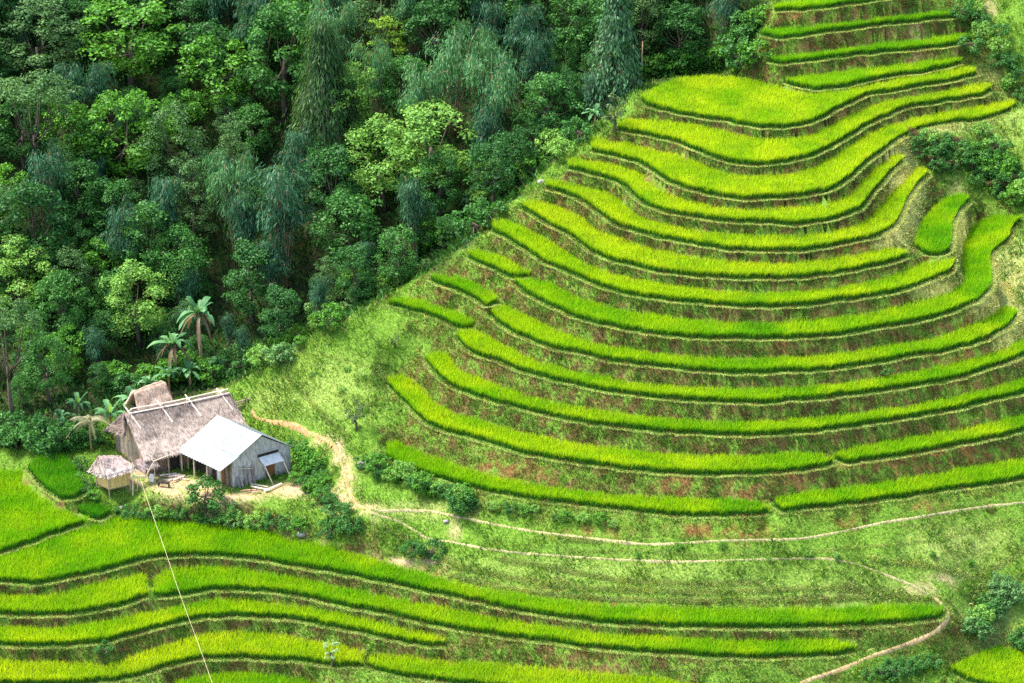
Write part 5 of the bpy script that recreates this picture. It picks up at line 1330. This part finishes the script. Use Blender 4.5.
row((60, 450), (100, 440), 8, [DSH, SH[1]], .6, 1.0, 'dark shrub at the forest foot above the nursery patch', 'shrubs at the forest foot', 8)
row((296, 478), (335, 508), 10, [SH[0], SH[1], SH[2]], .3, .55, 'bushy weed clump beside the shed and the clay path', 'bushy clumps beside the clay path', 6)
row((298, 452), (330, 490), 10, [DSH, SH[1], SH[0]], .4, .7, 'dense green shrub on the bank right of the shed', 'shrubs right of the shed', 5)
row((365, 470), (470, 506), 20, [SH[0], SH[1], SH[2]], .35, .75, 'lush shrub on the tall bank under the lowest terrace', 'shrubs on the bank under the lowest terrace', 6)
row((470, 505), (620, 528), 10, [SH[0], SH[2], SH[1]], .22, .42, 'low shrub on the bank right of the lush ones under the lowest terrace', 'low shrubs on the bank above the main path', 5)
shr(462, 512, DSH, .7, 'dark bluish bush above the main footpath junction')
shr(432, 557, DSH, .75, 'dark bluish bush below the fork of the footpaths')
shr(412, 556, SH[1], .6, 'green bush left of the dark one below the path fork')
row((262, 366), (468, 230), 36, [SH[0], SH[1], TB, SH[2], DSH], .3, 1.2, 'pale leafy shrub lining the far side of the grassy ridge', 'shrubs along the lower ridge', 12)
row((470, 228), (636, 80), 32, [SH[0], SH[1], SH[2], DSH], .3, 1.2, 'green shrub lining the ridge beside the upper terraces', 'shrubs along the upper ridge', 11)
row((655, 74), (760, 66), 12, [DSH, SH[1], SH[0]], .8, 1.3, 'tall dark shrub behind the widest high field', 'shrubs behind the widest high field', 4)
row((730, 66), (760, 20), 8, [SH[1], SH[0], DSH], .9, 1.3, 'leafy bush left of the highest strips', 'bushes left of the highest strips', 5)
row((925, 148), (1018, 192), 52, [DSH, SH[0], DSH, SH[1], DSH, SH[2], RSH], .4, .8, 'tangled bush in the thicket right of the hooked terraces', 'bushes of the right hand thicket', 16)
row((918, 138), (985, 158), 10, [RSH], .35, .6, 'reddish brown bush in the right hand thicket', 'reddish bushes of the right hand thicket', 8)
row((985, 135), (1022, 215), 7, [SH[2], SH[0], DSH], .6, 1.0, 'green bush at the right edge of the thicket', 'bushes at the right edge', 8)
shr(972, 52, DSH, .9, 'bluish bush at the right end of the third highest strip')
shr(962, 18, DSH, .9, 'bush at the right end of the second highest strip')
row((985, 10), (1020, 110), 14, [SH[2], SH[0], SH[1]], .4, .8, 'bush scattered on the grass at the top right', 'bushes at the top right', 12)
row((1008, 590), (975, 640), 14, [TB, DSH, SH[2]], .45, .8, 'whitish green bush above the bottom right paddy', 'whitish bushes above the bottom right paddy', 8)
row((868, 680), (940, 664), 9, [DSH, SH[1]], .35, .6, 'low dark bush below the bend of the clay path', 'low bushes below the path bend', 6)
row((1024, 640), (1020, 655), 3, [DSH], .5, .7, 'dark bush at the lower right edge', 'bushes at the lower right edge', 4)
shr(886, 374, DSH, .4, 'small bluish bush on the bank with red earth patches')
shr(105, 655, SH[1], .5, 'green clump with a pale stone on the bank of the bottom left terrace')
row((640, 555), (1000, 560), 9, [SH[2], SH[0]], .16, .32, 'knee high weed clump on the grassy slope between the footpaths', 'weed clumps between the footpaths', 14)
row((270, 340), (400, 420), 7, [SH[2]], .14, .28, 'small weed clump on the open grass slope', 'weed clumps on the grass slope', 22)
row((25, 300), (150, 330), 11, [SH[0], SH[1], SH[2]], .9, 1.5, 'bright leafy shrub on the sunny forest slope at the left', 'shrubs of the sunny forest slope', 25)
row((2, 440), (60, 455), 8, [DSH, SH[1]], .8, 1.3, 'dark bush in deep shade above the leftmost paddy', 'dark bushes above the leftmost paddy', 8)
row((110, 395), (240, 372), 12, [SH[1], DSH, SH[0]], .7, 1.2, 'leafy shrub crowding behind the thatched house', 'shrubs behind the thatched house', 10)
# ------------------------------------------------------------------ camera, light, render settings
cd = bpy.data.cameras.new('camera'); cam = bpy.data.objects.new('camera', cd); C.objects.link(cam)
cam.location = (0, 0, CAMZ); cam.rotation_euler = (math.pi / 2 - PITCH, 0, 0)
cd.sensor_width = 36; cd.lens = 36 * FPX / 1024; cd.clip_start = 1; cd.clip_end = 3000
bpy.context.scene.camera = cam
w = bpy.data.worlds.new('World'); bpy.context.scene.world = w; w.use_nodes = True
nt = w.node_tree; bg = nt.nodes['Background']
sky = nt.nodes.new('ShaderNodeTexSky'); sky.sky_type = 'NISHITA'; sky.sun_disc = False
EL, AZ = math.radians(62), math.radians(SUN_AZ)   # azimuth from +Y towards +X
sky.sun_elevation = EL; sky.sun_rotation = AZ
sky.air_density = 1.3; sky.dust_density = 2.0
nt.links.new(sky.outputs[0], bg.inputs[0]); bg.inputs[1].default_value = .15
sl = bpy.data.lights.new('sun', 'SUN'); sl.energy = 3.4; sl.angle = math.radians(16); sl.color = (1, .95, .86)
so = bpy.data.objects.new('sun', sl); C.objects.link(so)
sd = Vector((math.sin(AZ) * math.cos(EL), math.cos(AZ) * math.cos(EL), math.sin(EL)))
so.rotation_euler = sd.to_track_quat('Z', 'Y').to_euler(); so.location = (0, 100, 150)
sc = bpy.context.scene
sc.view_settings.view_transform = 'Standard'; sc.view_settings.look = 'None'; sc.view_settings.gamma = 1
sc.view_settings.exposure = EXPOSURE
sc.cycles.max_bounces = 5; sc.cycles.diffuse_bounces = 3; sc.cycles.transmission_bounces = 3; sc.cycles.glossy_bounces = 2
sc.cycles.use_denoising = False
